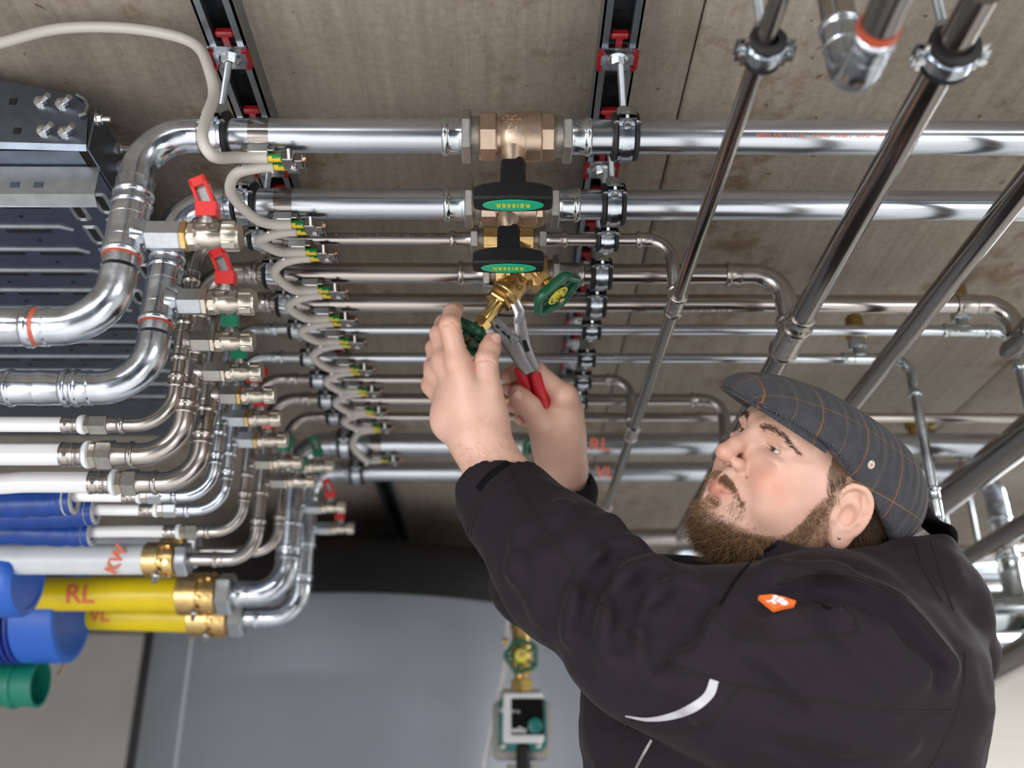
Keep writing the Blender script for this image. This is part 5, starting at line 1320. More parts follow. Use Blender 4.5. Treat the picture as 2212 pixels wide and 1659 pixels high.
# dense mass under the chin
BS = SDF()
def bell(c, r, k=14): BS.ell(hl(*c), np.array(r) / 1000, HR, 'add', k / 1000)
bell((0, 82, -82), (34, 14, 16)); bell((0, 62, -90), (42, 28, 20)); bell((0, 70, -96), (30, 18, 16))
for s in (-1, 1): bell((s * 38, 48, -78), (17, 28, 14)); bell((s * 48, 22, -68), (11, 20, 12))
vb, fb_ = BS.mesh(.003, lambda P: value_noise(P, 260, 3) * .0022 + value_noise(P, 700, 4) * .0010)
mesh_np('beard_mass', vb, fb_, 'beard_hair', person)
nb = vnormals(vb, fb_); lb = (vb - HO) @ HR * 1000
r5 = np.random.default_rng(5)
def brush(nrm, down, fwd, r, jit=.35):
    return nrm * .75 + (HR @ np.array([0, fwd, -down]))[None] + r.normal(size=nrm.shape) * jit
ix, r = pick(w_b + 1e-12, 8500, 21); L_ = r.uniform(.006, .013, len(ix)) * np.where(ly[ix] < 30, .6, 1.0)
half = r.uniform(size=len(ix)) < .45
for sel, mt, sd in ((half, 'beard_light', 1), (~half, 'beard_hair', 2)):
    strands('beard_stubble', bv[ix][sel], brush(bn[ix][sel], .9, .15, r, .4), L_[sel], .00020, mt, person, .45, 4, seed=sd)
ok = np.nonzero(lb[:, 2] < 30)[0]; ix = r5.choice(ok, 15000); L_ = r5.uniform(.008, .019, len(ix))
half = (r5.uniform(size=len(ix)) < .25 + .25 * (lb[ix, 2] > -80))
for sel, mt, sd in ((half, 'beard_light', 3), (~half, 'beard_hair', 4)):
    strands('beard_hair', vb[ix][sel], brush(nb[ix][sel], .55, .25, r5, .5), L_[sel], .00022, mt, person, .55, 5, seed=sd)
# moustache and soul patch
mw = headm * sm(0, 4, np.interp(np.abs(lx), [0, 14, 27, 34], [-28, -30, -36, -42]) - lz) * sm(0, 3, lz - np.interp(np.abs(lx), [0, 14, 27, 36], [-38, -38, -39, -48])) * (np.abs(lx) < 37) * (ly > 74) * (np.abs(lx) > 2)
mw2 = headm * np.exp(-(lx / 11) ** 2) * ((lz < -58) & (lz > -68) & (ly > 85))
mw3 = headm * ((np.abs(lx) > 26) & (np.abs(lx) < 40) & (lz < -40) & (lz > -62) & (ly > 66)) * .6
for wgt, n, sd, dx in ((mw, 2600, 31, .9), (mw2, 420, 32, 0), (mw3, 260, 33, .3)):
    ix, r = pick(wgt + 1e-12, n, sd); side = np.sign(lx[ix])[:, None]
    d = bn[ix] * .32 + side * HR[:, 0][None] * dx * .6 + (HR @ np.array([0, .1, -.75]))[None] + r.normal(size=(n, 3)) * .22
    half = r.uniform(size=n) < .93
    for sel, mt in ((half, 'beard_light'), (~half, 'beard_hair')): strands('moustache' if sd == 31 else 'beard_stubble', bv[ix][sel], d[sel], r.uniform(.004, .0085, n)[sel], .00016, mt, person, .18, 4, seed=sd)
# brows
for s in (-1, 1):
    yb = np.interp(np.abs(lx), [10, 22, 40, 54], [33, 37.5, 37, 29]); bw = headm * np.exp(-((lz - yb) / np.interp(np.abs(lx), [10, 24, 54], [2.6, 2.3, 1.3])) ** 2) * (lx * s > 10) * (np.abs(lx) < 55) * (ly > 62)
    ix, r = pick(bw + 1e-14, 520, 41 + s); d = bn[ix] * .22 + HR[:, 0][None] * s * .8 + (HR @ np.array([0, -.45, .12]))[None] + r.normal(size=(520, 3)) * .12
    strands('eyebrow', bv[ix], d, r.uniform(.004, .007, 520), .00015, 'brow_hair', person, .12, 3, seed=51 + s)
    ew = headm * np.exp(-((lz - 21.0) / .8) ** 2) * (np.abs(lx - s * 32) < 13) * (ly > 84)
    if (ew > .2).sum() > 10:
        ix, r = pick(ew + 1e-14, 60, 61 + s); strands('eyelash', bv[ix], (HR @ np.array([s * .35, 1, .0]))[None] + r.normal(size=(60, 3)) * .12, np.full(60, .0040), .00010, 'brow_hair', person, .1, 3, seed=71 + s)
# side and nape hair
hw = headm * ((np.abs(lx) > 40) | (ly < -60)) * sm(0, 12, lz - np.interp(ly, [-120, -60, -14, -4, 10, 22, 34, 50, 60], [-52, -48, -40, 26, 24, 6, 4, 30, 60])) * (lz < 75) * (ly < 44) * (np.abs(lx) < 77.5)
hw = hw * (1 - ((np.abs(lx) > 70) & (ly > -20) & (ly < 22) & (lz > -46) & (lz < 34)))
ix, r = pick(hw + 1e-12, 24000, 81); d = bn[ix] * .20 + (HR @ np.array([0, -.75, -.70]))[None] + r.normal(size=(24000, 3)) * .12
strands('hair', bv[ix], d, r.uniform(.006, .013, 24000), .00024, 'head_hair', person, .08, 4, seed=82)
attr(person, 'scalp', np.clip(np.maximum(hw * .9, np.maximum(w_b * .55, np.clip(mw, 0, 1) * .35)), 0, 1))
# arm hair
for W, E_, n, sd in ((WRn, ELn, 1500, 91), (WRf, ELf, 500, 92)):
    ax = (W - E_) / np.linalg.norm(W - E_); t = (bv - W) @ ax; rd = np.linalg.norm(bv - W - t[:, None] * ax, axis=1)
    wq = ((t > -.05) & (t < .03) & (rd < .055)) * 1.0
    ix, r = pick(wq + 1e-12, n, sd); strands('arm_hair', bv[ix], bn[ix] * .35 - ax[None] * -.6 + r.normal(size=(n, 3)) * .4, r.uniform(.004, .009, n), .00007, 'beard_light', person, .2, 3, seed=sd)
# ear stud
m = MB(); p = V(hl(*earf((7.2, -1, -24)))); m.lathe(p - _hr * -.001, -_hr, [(0, .0012), (.0008, .0019), (.0018, .0016), (.0022, .0003)], 12); build('ear_stud', m, 'bolt_steel', person)

# ------------------------------------------------------------------ tweed flat cap
def tweed():
    m = bpy.data.materials.new('herringbone_tweed'); nt, N, L, b = nodes_of(m)
    a = N.new('ShaderNodeAttribute'); a.attribute_name = 'cloth'; sp = N.new('ShaderNodeSeparateXYZ'); L.new(a.outputs['Vector'], sp.inputs[0])
    def mth(op, x, y=None):
        n = N.new('ShaderNodeMath'); n.operation = op
        for i, q in enumerate((x, y)):
            if q is None: continue
            if isinstance(q, (int, float)): n.inputs[i].default_value = q
            else: L.new(q, n.inputs[i])
        return n.outputs[0]
    U, W = sp.outputs['X'], sp.outputs['Y']                       # metres along the cap and down its side
    tri = mth('PINGPONG', U, .0072)                               # herringbone columns
    ph = mth('FRACT', mth('DIVIDE', mth('ADD', W, mth('MULTIPLY', tri, 1.0)), .0022))
    nz = N.new('ShaderNodeTexNoise'); nz.inputs['Scale'].default_value = 1400; nz.inputs['Detail'].default_value = 2; L.new(a.outputs['Vector'], nz.inputs['Vector'])
    phn = mth('ADD', ph, mth('MULTIPLY', mth('SUBTRACT', nz.outputs['Fac'], .5), .9))
    r = N.new('ShaderNodeValToRGB'); e = r.color_ramp.elements; e[0].position = .36; e[0].color = (.020, .020, .023, 1); e[1].position = .62; e[1].color = (.125, .128, .150, 1); L.new(phn, r.inputs['Fac'])
    col = r.outputs['Color']
    def line(co, per, wd, c, amt, off=0.0):
        nonlocal col
        d = mth('ABSOLUTE', mth('SUBTRACT', mth('FRACT', mth('DIVIDE', mth('ADD', co, off), per)), .5)); f = mth('MULTIPLY', mth('LESS_THAN', d, wd / per / 2), amt)
        f = mth('MULTIPLY', f, mth('GREATER_THAN', phn, .25))
        x = N.new('ShaderNodeMix'); x.data_type = 'RGBA'; L.new(f, x.inputs['Factor']); L.new(col, x.inputs['A']); x.inputs['B'].default_value = (*c, 1); col = x.outputs['Result']
    line(U, .058, .0016, (.42, .15, .055), .95, .010); line(W, .058, .0013, (.38, .22, .06), .85, .020); line(U, .058, .0010, (.36, .24, .08), .5, .039)
    n2 = N.new('ShaderNodeTexNoise'); n2.inputs['Scale'].default_value = 60; n2.inputs['Detail'].default_value = 4; L.new(a.outputs['Vector'], n2.inputs['Vector'])
    x = N.new('ShaderNodeMix'); x.data_type = 'RGBA'; x.blend_type = 'MULTIPLY'; x.inputs['Factor'].default_value = .5; L.new(col, x.inputs['A']); L.new(n2.outputs['Fac'], x.inputs['B'])
    L.new(x.outputs['Result'], b.inputs['Base Color']); b.inputs['Roughness'].default_value = .95; b.inputs['Sheen Weight'].default_value = .10; b.inputs['Specular IOR Level'].default_value = .15
    bp = N.new('ShaderNodeBump'); bp.inputs['Strength'].default_value = .7; bp.inputs['Distance'].default_value = .0008; L.new(phn, bp.inputs['Height']); L.new(bp.outputs['Normal'], b.inputs['Normal'])
    MATS['tweed'] = m
tweed()
def cap_part(build_fn, h, name, inner=True):
    K = SDF(); build_fn(K); v, f = K.mesh(h); v = smoothed(v, f, 2, .5)
    o = mesh_np(name, v, f, 'tweed', capo)
    q = (v - HO) @ HR; ang = np.arctan2(np.abs(q[:, 0]), q[:, 2] - .02); rad = np.hypot(q[:, 0], q[:, 2] - .02)
    attr(o, 'cloth', np.stack([q[:, 1] * 1.0 - np.abs(q[:, 0]) * .12, ang * .088 + q[:, 1] * .02, 0 * ang], -1), 'FLOAT_VECTOR')
    return o, v, f
capo = person
LOW, HIGH = HO - .28, HO + .28
def crown(K):
    e = lambda c, r, op='add', k=14, R=None: K.ell(hl(*c), np.array(r) / 1000, HR if R is None else HR @ np.array(R), op, k / 1000)
    e((0, -32, 24), (91, 101, 76)); e((0, 36, 52), (86, 88, 50), k=20); e((0, 96, 60), (68, 46, 26), k=20); e((0, 120, 56), (52, 30, 16), k=14)
    # open below: level over the visor, falling to the nape behind the temples
    def under(P):
        q = (P - HO) @ HR * 1000; return np.maximum(.93 * (q[:, 2] - 47) - .37 * (q[:, 1] - 57), q[:, 2] - 51) / 1000
    K.put(under, LOW, HIGH, 'sub', .004)
    e((0, -8, 16), (79.5, 104, 70), 'sub', 4)
cw, cv_, cf_ = cap_part(crown, .0024, 'cap_crown')
def visor(K):
    e = lambda c, r, op='add', k=8: K.ell(hl(*c), np.array(r) / 1000, HR, op, k / 1000)
    e((0, 82, 35), (82, 79, 32)); e((0, 78, 30), (80.5, 78, 31.5), 'sub', 2); K.half(hl(0, 62, 40), HR @ np.array([0, -1, .35]), LOW, HIGH, 'int', .004)
    K.half(hl(0, 70, 42), HR @ np.array([0, .08, -.99]), LOW, HIGH, 'int', .003)
cap_part(visor, .0018, 'cap_visor')
m = MB(); 
# snap button on the cap side
def cast(fn, px, py, d0=.55, d1=1.6, n=900):
    o = np.array(CAM); r = np.array(ray(px, py)); t = np.linspace(d0, d1, 150); i = np.nonzero(fn(o[None] + r[None] * t[:, None]) < 0)[0]
    if not len(i): return None
    b = t[i[0]]; t = np.linspace(b - (d1 - d0) / 149, b, 40); i = np.nonzero(fn(o[None] + r[None] * t[:, None]) < 0)[0]
    return o + r * (t[i[0]] if len(i) else b)
KC = SDF(); crown(KC)
bp_ = cast(KC, 1882, 1004)
if bp_ is not None:
    bpv = V(bp_); nn = (-_hr * .93 + _hf * -.2 + _hu * .1).normalized()
    mat('snap_white', (.62, .58, .55), .3, .35)
    m = MB(); m.lathe(bpv - nn * .001, nn, [(0, .0048), (.0014, .0048), (.0022, .0040), (.0017, .0030), (.0017, .0002)], 20); sn = build('snap_button', m, 'snap_white', capo)
    m = MB(); m.lathe(bpv + nn * .0008, nn, [(0, .0014), (.0004, .0012)], 6); build('snap_print', m, 'red_print', sn)
# ------------------------------------------------------------------ softshell jacket
def cloth_mat(name, col, rough=.78, sheen=.10):
    m = bpy.data.materials.new(name); nt, N, L, b = nodes_of(m); b.inputs['Base Color'].default_value = (*col, 1); b.inputs['Roughness'].default_value = rough
    b.inputs['Sheen Weight'].default_value = sheen; b.inputs['Sheen Roughness'].default_value = .4; b.inputs['Specular IOR Level'].default_value = .16
    g = N.new('ShaderNodeNewGeometry'); t = N.new('ShaderNodeTexNoise'); t.inputs['Scale'].default_value = 1500; t.inputs['Detail'].default_value = 2; L.new(g.outputs['Position'], t.inputs['Vector'])
    bp = N.new('ShaderNodeBump'); bp.inputs['Strength'].default_value = .25; bp.inputs['Distance'].default_value = .0006; L.new(t.outputs['Fac'], bp.inputs['Height']); L.new(bp.outputs['Normal'], b.inputs['Normal'])
    MATS[name] = m
cloth_mat('softshell', (.0155, .0115, .0145), .8, .05); cloth_mat('lining_black', (.004, .004, .005), .9, 0); cloth_mat('hook_tape', (.003, .003, .004), .95, .0); cloth_mat('trouser_cloth', (.02, .02, .022))
mat('reflective', (.46, .46, .49), .1, .42); mat('seam_thread', (.004, .003, .004), 0, .9); mat('tag_orange', (.72, .14, .02), 0, .5); mat('tag_white', (.82, .80, .78), 0, .5); mat('zip_metal', (.45, .45, .47), 1, .35)
J = SDF()
# trunk
J.chain([D3(1800, 1385, 1.12), D3(1775, 1500, 1.10), D3(1700, 1700, 1.10), D3(1680, 1950, 1.12), PEL], [.105, .150, .186, .19, .19], k=.03, kin=.05)
J.ell(D3(1540, 1560, 1.13), (.15, .14, .16), None, k=.05)
# near arm
J.chain([D3(1905, 1455, 1.035), D3(1780, 1430, .99), D3(1590, 1435, .965), D3(1400, 1392, .985), D3(1230, 1238, 1.065), D3(1062, 1052, 1.152)], [.100, .102, .090, .074, .070, .0515], k=.05, kin=.03)
# far arm
J.chain([D3(1640, 1380, 1.22), D3(1500, 1345, 1.28), D3(1150, 1262, 1.37), D3(1216, 1070, 1.312)], [.10, .080, .056, .046], k=.04, kin=.02)
# shoulder yoke and hood lying on the back
J.chain([D3(1650, 1300, 1.04), D3(1760, 1318, 1.01), D3(1900, 1322, 1.02), D3(2005, 1275, 1.08)], [.020, .040, .050, .045], k=.03, kin=.02)
J.chain([D3(1990, 1260, 1.07), D3(2048, 1320, 1.08), D3(2072, 1410, 1.09), D3(2040, 1470, 1.09)], [.044, .040, .037, .040], k=.03, kin=.02)
J.chain([D3(1990, 1250, 1.12), D3(2020, 1290, 1.2), D3(1900, 1270, 1.28)], [.05, .05, .06], k=.03, kin=.03)
# stand collar round the chin, hood rim behind the neck
J.chain([D3(1552, 1318, 1.085), D3(1580, 1270, 1.075), D3(1622, 1222, 1.06), D3(1672, 1194, 1.045), D3(1745, 1228, 1.03), D3(1830, 1236, 1.02), D3(1890, 1222, 1.03)], [.012, .012, .0105, .009, .012, .014, .014], k=.018, kin=.01)
J.chain([D3(1890, 1222, 1.03), D3(1960, 1212, 1.055), D3(2022, 1184, 1.09), D3(2036, 1158, 1.14), D3(1995, 1114, 1.20), D3(1930, 1112, 1.24)], [.016, .018, .016, .013, .012, .012], k=.02, kin=.012)
J.chain([D3(1430, 1268, 1.24), D3(1500, 1268, 1.2), D3(1570, 1300, 1.15)], [.022, .026, .03], k=.03, kin=.02)
J.chain([D3(1632, 1335, 1.00), D3(1662, 1292, .995), D3(1720, 1256, .985), D3(1800, 1246, .985), D3(1900, 1262, .99), D3(1990, 1310, 1.02), D3(2062, 1400, 1.05)], [.008, .011, .013, .014, .014, .013, .010], k=.010, kin=.01)
J.chain([D3(1556, 1304, 1.070), D3(1596, 1254, 1.058), D3(1640, 1212, 1.045), D3(1682, 1184, 1.030), D3(1712, 1196, 1.022), D3(1700, 1230, 1.01)], [.008, .008, .0075, .007, .008, .008], k=.008, kin=.006)
# neck opening
NBh = hl(0, -26, -55)
J.cap(NBh + (NBh - NB) * .9, NBh * .55 + NB * .45, .074, .070, 'sub', .012)
J.cap(hl(0, 66, -60), hl(0, 52, -112), .058, .050, 'sub', .012)
J.ell(D3(1955, 1166, 1.14), (.050, .060, .036), None, 'sub', .008)
# straight cuff edge across the near forearm
cA = D3(1230, 1238, 1.065); cB = D3(1062, 1052, 1.152); cax = (cB - cA) / np.linalg.norm(cB - cA); cP = D3(1060, 1042, 1.155)
def cuffcut(P):
    q = P - cP; t = q @ cax; rad_ = np.linalg.norm(q - t[:, None] * cax, axis=1); return np.maximum(-t, rad_ - .10)
J.put(cuffcut, cP - .10, cP + .10, 'sub', .003)
# cuffs open
for W, E_, r, t in ((WRn, D3(1230, 1238, 1.065), .041, .0), (WRf, ELf, .037, .0)):
    ax = (W - E_) / np.linalg.norm(W - E_); J.cap(W + ax * .06, W - ax * .03, r, r, 'sub', .004)
Jb = J.__call__
base_pr = list(J.pr)
def on_jacket(px, py, lift=0.0):
    p = cast(BASE, px, py, .6, 1.7, 1400)
    if p is None: return None
    return p
BASE = SDF(); BASE.pr = base_pr
def ridge(pts, rr, op='add', k=.016, sink=.6):
    P = [on_jacket(*p) for p in pts]; P = [p for p in P if p is not None]
    vd = np.array(FWD)
    if op == 'add': Q = [p + vd * rr * sink for p in P]
    else: Q = [p - vd * rr * .25 for p in P]
    for a, b in zip(Q, Q[1:]): J.cap(a, b, rr, rr, op, k)
for pts, rr in (([(1362, 1190), (1300, 1225), (1262, 1290), (1240, 1370)], .012), ([(1420, 1235), (1365, 1262), (1335, 1330), (1330, 1420)], .014), ([(1480, 1268), (1432, 1300), (1415, 1380), (1430, 1470)], .014),
                ([(1320, 1140), (1250, 1180), (1200, 1220)], .012), ([(1215, 1110), (1180, 1200), (1170, 1290)], .010), ([(1540, 1330), (1500, 1420), (1520, 1520)], .012),
                ([(1700, 1330), (1760, 1420), (1850, 1500)], .013), ([(1820, 1300), (1900, 1390), (1990, 1440)], .014), ([(1620, 1400), (1690, 1480), (1790, 1540)], .010),
                ([(1700, 1560), (1830, 1590), (1960, 1600)], .010), ([(1690, 1255), (1800, 1262), (1930, 1330), (2030, 1440)], .016), ([(1130, 1150), (1120, 1230), (1170, 1330)], .010)):
    ridge(pts, rr * 1.15, k=.016, sink=.55)
for pts, rr in (([(1335, 1195), (1285, 1255), (1262, 1340)], .006), ([(1400, 1252), (1352, 1300), (1340, 1390)], .006), ([(1470, 1290), (1425, 1340), (1420, 1430)], .007), ([(1520, 1300), (1480, 1380)], .006),
                ([(1700, 1290), (1780, 1268), (1880, 1300), (1960, 1360), (2030, 1450)], .008), ([(1620, 1450), (1720, 1530)], .005)):
    ridge(pts, rr, 'sub', .018)
jv, jf = J.mesh(.0036, lambda P: value_noise(P, 38, 8) * .0028 + value_noise(P, 95, 9) * .0012)
jv = smoothed(jv, jf, 2, .5)
# upper part is the jacket, everything below the hip line the trousers
jk = mesh_np('jacket', jv, jf, 'softshell', person)
jk.data.materials.append(MATS['lining_black'])
_fc = jv[jf].mean(1); _c0 = D3(1955, 1164, 1.14); _in = (((_fc - _c0) / np.array([.055, .066, .041])) ** 2).sum(1) < 1
jk.data.polygons.foreach_set('material_index', _in.astype(np.int32)[:len(jk.data.polygons)])
jk['label'] = 'dark softshell work jacket with hood'
print('jacket verts', len(jv))
T = SDF()
for s, X in ((-1, -.09), (1, .09)):
    hip = PEL + np.array([X * .6, -X * .4, -.02]); knee = hip + np.array([X * .3, 0, -.48]); ank = np.array([knee[0], knee[1] + .03, .13]); T.chain([hip, knee, ank], [.125, .085, .07], k=.03, kin=.03)
T.cap(PEL + np.array([-.05, 0, .03]), PEL + np.array([.05, 0, .03]), .15, .15, k=.03)
v, f = T.mesh(.008); mesh_np('trousers', v, f, 'trouser_cloth', person)
for s, X in ((-1, -.09), (1, .09)):
    T = SDF(); hip = PEL + np.array([X * .6, -X * .4, 0]); knee = hip + np.array([X * .3, 0, -.48]); a = np.array([knee[0], knee[1] + .03, .10])
    T.chain([a, a + np.array([-.03, -.01, -.05]), a + np.array([-.14, -.06, -.06])], [.058, .050, .040], k=.02, kin=.02); T.half((0, 0, .002), (0, 0, -1), a - .4, a + .4, 'int', .003)
    v, f = T.mesh(.006); mesh_np('work_shoe', v, f, 'black_rubber', person)
# ---- seams, stripe, tape, badge laid on the cloth
JN = SDF(); JN.pr = J.pr
def wob(P): return JN(P) + value_noise(P, 38, 8) * .0028 + value_noise(P, 95, 9) * .0012
def grad(p):
    e = .0015; P = np.array([p + np.eye(3)[i] * e * s for i in range(3) for s in (1, -1)]); d = wob(P); g = np.array([d[0] - d[1], d[2] - d[3], d[4] - d[5]]); return g / (np.linalg.norm(g) + 1e-12)
def polyline(pts, step=14):
    out = []
    P = bez([V((x, y, 0)) for x, y in pts], 8)
    for p in P:
        q = cast(wob, p.x, p.y, .6, 1.6, 1100)
        if q is not None: out.append(q)
    return out
def seam(pts, r=.0011, mtl='seam_thread', name='seam', lift=.0):
    P = polyline(pts)
    if len(P) < 3: return
    P = [p for i, p in enumerate(P) if i == 0 or np.linalg.norm(p - P[i - 1]) < .05]
    m = MB(); m.tube([V(p + grad(p) * lift) for p in P], r, 8); build(name, m, mtl, jk, sharp=180)
for pts in ([(1096, 1020), (1140, 1090), (1205, 1180), (1265, 1270), (1318, 1328), (1380, 1392), (1440, 1435), (1540, 1470)], [(1540, 1470), (1680, 1500), (1800, 1520), (1930, 1534), (2060, 1536)],
            [(1010, 1150), (1020, 1100), (1060, 1055), (1110, 1010), (1170, 1000)], [(1525, 1312), (1570, 1362), (1612, 1382)], [(1612, 1382), (1720, 1386), (1790, 1372), (1858, 1366)], [(1858, 1366), (1845, 1330), (1825, 1308)],
            [(2086, 1410), (2080, 1480), (2060, 1560), (2030, 1620), (2008, 1659)], [(1362, 1556), (1430, 1578), (1520, 1568), (1570, 1520), (1602, 1482)],
            [(1700, 1250), (1760, 1238), (1850, 1246), (1960, 1300), (2050, 1400)], [(1680, 1262), (1720, 1232), (1800, 1222), (1900, 1232)], [(1975, 1170), (2000, 1240), (2035, 1300)], [(2012, 1170), (2035, 1250), (2060, 1320)],
            [(1600, 1270), (1640, 1222), (1690, 1205), (1760, 1228)], [(1330, 1659), (1345, 1600), (1352, 1560)]):
    seam(pts)
def patch(outline, mtl, name, t=.0006, parent=None, fill=True, lift=.0004):
    """thin piece of material following the cloth, outline in px"""
    P = [cast(wob, x, y, .6, 1.6, 1100) for x, y in outline]; P = [None if p is None else p + grad(p) * lift for p in P]
    n = len(P) // 2; m = MB(); A = P[:n]; Bq = P[n:][::-1]; R = []
    for a, b in zip(A, Bq):
        if a is None or b is None: continue
        g = grad((a + b) / 2); R.append([V(a), V(b), V(b + g * t), V(a + g * t)])
    if len(R) < 2: return jk
    m.rings(R); return build(name, m, mtl, parent or jk, sharp=40)
# reflective sickle on the elbow
up_ = bez([V((x, y, 0)) for x, y in ((1552, 1472), (1540, 1505), (1505, 1535), (1455, 1552), (1400, 1556), (1352, 1546))], 6); lo_ = bez([V((x, y, 0)) for x, y in ((1533, 1466), (1520, 1498), (1488, 1522), (1445, 1540), (1398, 1549), (1352, 1544))], 6)
patch([(p.x, p.y) for p in up_] + [(p.x, p.y) for p in lo_][::-1], 'reflective', 'reflective_stripe', .0006, lift=.0008)
# hook tape and tab on the cuff, breast pocket slit
seam([(1032, 1058), (1050, 1036), (1078, 1012), (1110, 992)], .0085, 'hook_tape', 'hook_tape', -.0066)
seam([(1100, 992), (1138, 984), (1178, 996)], .0080, 'black_plastic', 'cuff_tab', -.0055)
seam([(1752, 1298), (1772, 1304), (1794, 1316)], .0040, 'lining_black', 'pocket_slit', -.0032)
# orange woven badge with a white bird
c0 = cast(wob, 1680, 1298, .6, 1.6); g = sum((grad(cast(wob, x, y, .6, 1.6)) for x, y in ((1650, 1290), (1700, 1300), (1680, 1310), (1680, 1288), (1680, 1298))), np.zeros(3)); g = V(g).normalized()
def onpl(x, y, lift): lift += .004; r_ = ray(x, y); o = V(c0) + g * lift; return CAM + r_ * ((o - CAM).dot(g) / r_.dot(g))
oc = onpl(1680, 1298, .003); Pq = [onpl(x, y, .003) - oc for x, y in ((1640, 1286), (1668, 1283), (1695, 1289), (1720, 1298), (1718, 1304), (1697, 1308), (1674, 1314), (1656, 1300))]
e1_ = (onpl(1720, 1300, .003) - onpl(1640, 1287, .003)).normalized(); e2_ = g.cross(e1_)
m = MB(); m.prism([(p.dot(e1_), p.dot(e2_)) for p in Pq], oc - g * .0062, e1_, e2_, g, .0064, bev=.0005); bd = build('badge', m, 'tag_orange', jk, sharp=30)
Sx = .00047
for cx, cy, rx, ry, rot in ((4, 3, 9, 6, .2), (-3, 6, 7, 6, -.4), (11, -2, 8, 6, .1), (-11, -2, 6, 2.4, .5), (-7, -6, 4, 3, 0), (-17, -5, 5, 1.4, .25)):
    m = MB(); m.prism([((cx + math.cos(t) * rx * math.cos(rot) - math.sin(t) * ry * math.sin(rot)) * Sx, (cy + math.cos(t) * rx * math.sin(rot) + math.sin(t) * ry * math.cos(rot)) * Sx) for t in [2 * math.pi * k / 20 for k in range(20)]], oc, e1_, e2_, g, .0005)
    build('bird_print', m, 'tag_white', bd)
# zips: collar teeth and chest zip
def teeth(pts, n, r, name='zip_teeth', mtl='lining_black'):
    P = polyline(pts); m = MB()
    for k in range(n):
        t = k / (n - 1) * (len(P) - 1); i = min(int(t), len(P) - 2); p = P[i] + (P[i + 1] - P[i]) * (t - i); d = P[i + 1] - P[i]
        if np.linalg.norm(d) < 1e-6: continue
        g = grad(p); m.box(V(p + g * r * .5), r * 1.6, r * 2.6, r * 1.2, V(d), V(np.cross(g, d)), V(g))
    o = build(name, m, mtl, jk); o['kind'] = 'stuff'
teeth([(1556, 1306), (1590, 1252), (1634, 1204), (1676, 1178)], 46, .0011)
for pts, n in (([(1106, 1020), (1150, 1090), (1215, 1180), (1275, 1270), (1326, 1326), (1388, 1388), (1446, 1428), (1540, 1462)], 150), ([(1690, 1262), (1760, 1248), (1850, 1256), (1955, 1308), (2042, 1404)], 110), ([(1016, 1160), (1028, 1112), (1068, 1066), (1118, 1020)], 50)):
    teeth(pts, n, .00042, 'stitching', 'seam_thread')
teeth([(1376, 1659), (1392, 1628), (1408, 1600)], 22, .0012, 'zip_teeth', 'zip_metal')
# ------------------------------------------------------------------ pliers held by the far hand
b0, dv, rr_, b1, wc = SV4
pj = V(b1) + V(dv) * .0035                                         # centre of the gripped nut
ph0, ph1 = pD(1105, 790, 1.262), pD(1172, 886, 1.262)
pl = empty('pliers', (pj + V(ph1)) / 2, 'steel pliers wrench with red dipped handles gripping the brass valve nut', 'pliers')
axs = (V(pD(1128, 790, 1.258)) - pj).normalized(); nrm = -FWD; nrm = (nrm - axs * nrm.dot(axs)).normalized(); sdv = axs.cross(nrm); 
if sdv.dot(RGT) < 0: sdv = -sdv
Lb = (V(pD(1128, 790, 1.258)) - pj).length
def bar(pts, w_, t, mtl, name, off=0.0):
    """flat bar following (along, side) points in the plane of the tool"""
    R = []
    for i, ((u, s), ww) in enumerate(zip(pts, w_)):
        c = pj + axs * u + sdv * s + nrm * off
        R.append([c + sdv * ww + nrm * t / 2 * .8, c + sdv * ww * .8 + nrm * t / 2, c - sdv * ww * .8 + nrm * t / 2, c - sdv * ww + nrm * t / 2 * .8, c - sdv * ww - nrm * t / 2 * .8, c - sdv * ww * .8 - nrm * t / 2, c + sdv * ww * .8 - nrm * t / 2, c + sdv * ww - nrm * t / 2 * .8])
    m = MB(); m.rings(R); return build(name, m, mtl, pl, sharp=40)
bar([(-.026, -.011), (-.012, .010), (.004, .0185), (.022, .0195), (.034, .016)], [.0022, .0056, .0066, .0068, .0062], .011, 'tool_bright', 'fixed_jaw', .002)
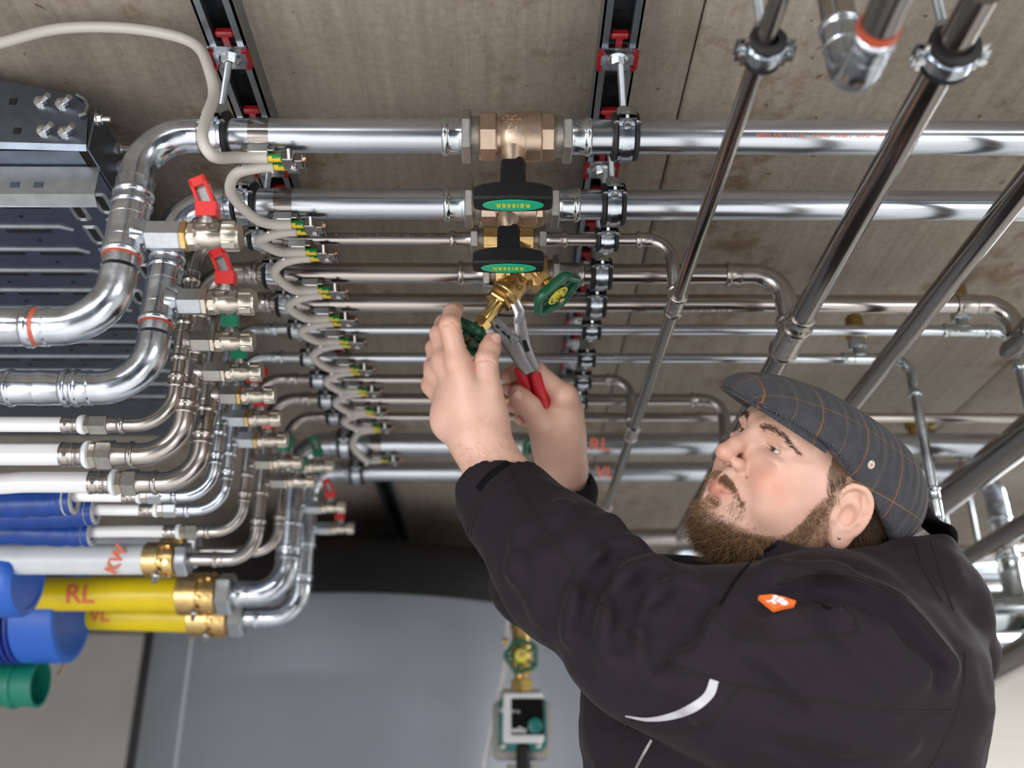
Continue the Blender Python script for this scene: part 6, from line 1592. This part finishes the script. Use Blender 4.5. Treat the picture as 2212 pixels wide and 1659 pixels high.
bar([(.012, -.014), (.018, -.002), (.024, .012)], [.0030, .0042, .0040], .009, 'black_plastic', 'sliding_jaw', -.001)
bar([(.020, -.014), (.030, -.011), (.045, -.007), (.062, -.003), (.085, .001), (Lb + .012, .006)], [.006, .0092, .0102, .0098, .0085, .0070], .0085, 'tool_steel', 'head_plate', .004)
bar([(.020, .018), (.034, .016), (.050, .012), (.068, .010), (Lb + .01, .0135)], [.0058, .0080, .0086, .0082, .0068], .0080, 'tool_steel', 'lever_arm', -.003)
for u, s, w_, l in ((.030, -.013, .0018, .006), (.040, -.008, .0016, .007), (.047, -.004, .0016, .007)):
    c = pj + axs * u + sdv * s + nrm * .0087; m = MB(); m.box(c, l, w_ * 2, .0006, (axs + sdv * .4).normalized(), sdv, nrm); build('notch', m, 'dark_gap', pl)
c = pj + axs * .052 + sdv * .0015 + nrm * .0082; m = MB(); m.lathe(c, nrm, [(0, .0058), (.0018, .0058), (.0026, .0048), (.0026, .0003)], 24); m.lathe(c + axs * .001, nrm, [(.0026, .0025), (.0032, .0020)], 6); build('pivot', m, 'tool_bright', pl)
c = pj + axs * (Lb - .022) + sdv * .0128 + nrm * .0014; m = MB(); m.box(c, .0155, .0060, .0022, axs, sdv, nrm, bev=.001); build('slot_window', m, 'dark_gap', pl)
E_ = V(pD(1178, 905, 1.272))
def grip(p0, p1, r0, name):
    p0, p1 = V(p0), V(p1); d = (p1 - p0).normalized(); s = d.cross(nrm).normalized(); R = []
    for t, a, b in ((0, .0062, .0048), (.05, .0074, .0058), (.5, .0088, .0066), (.95, .0090, .0066), (1, .0070, .0050)):
        c = p0.lerp(p1, t); R.append([c + s * a * math.cos(q) + nrm * b * math.sin(q) for q in [2 * math.pi * k / 16 for k in range(16)]])
    m = MB(); m.rings(R); build(name, m, 'tool_red', pl, sharp=60)
h0 = pj + axs * (Lb - .004); 
grip(pj + axs * (Lb + .000) - sdv * .0045 + nrm * .001, V(pD(1160, 900, 1.285)), .008, 'grip')
grip(pj + axs * (Lb + .014) + sdv * .0120 - nrm * .001, V(pD(1192, 930, 1.268)), .008, 'grip')
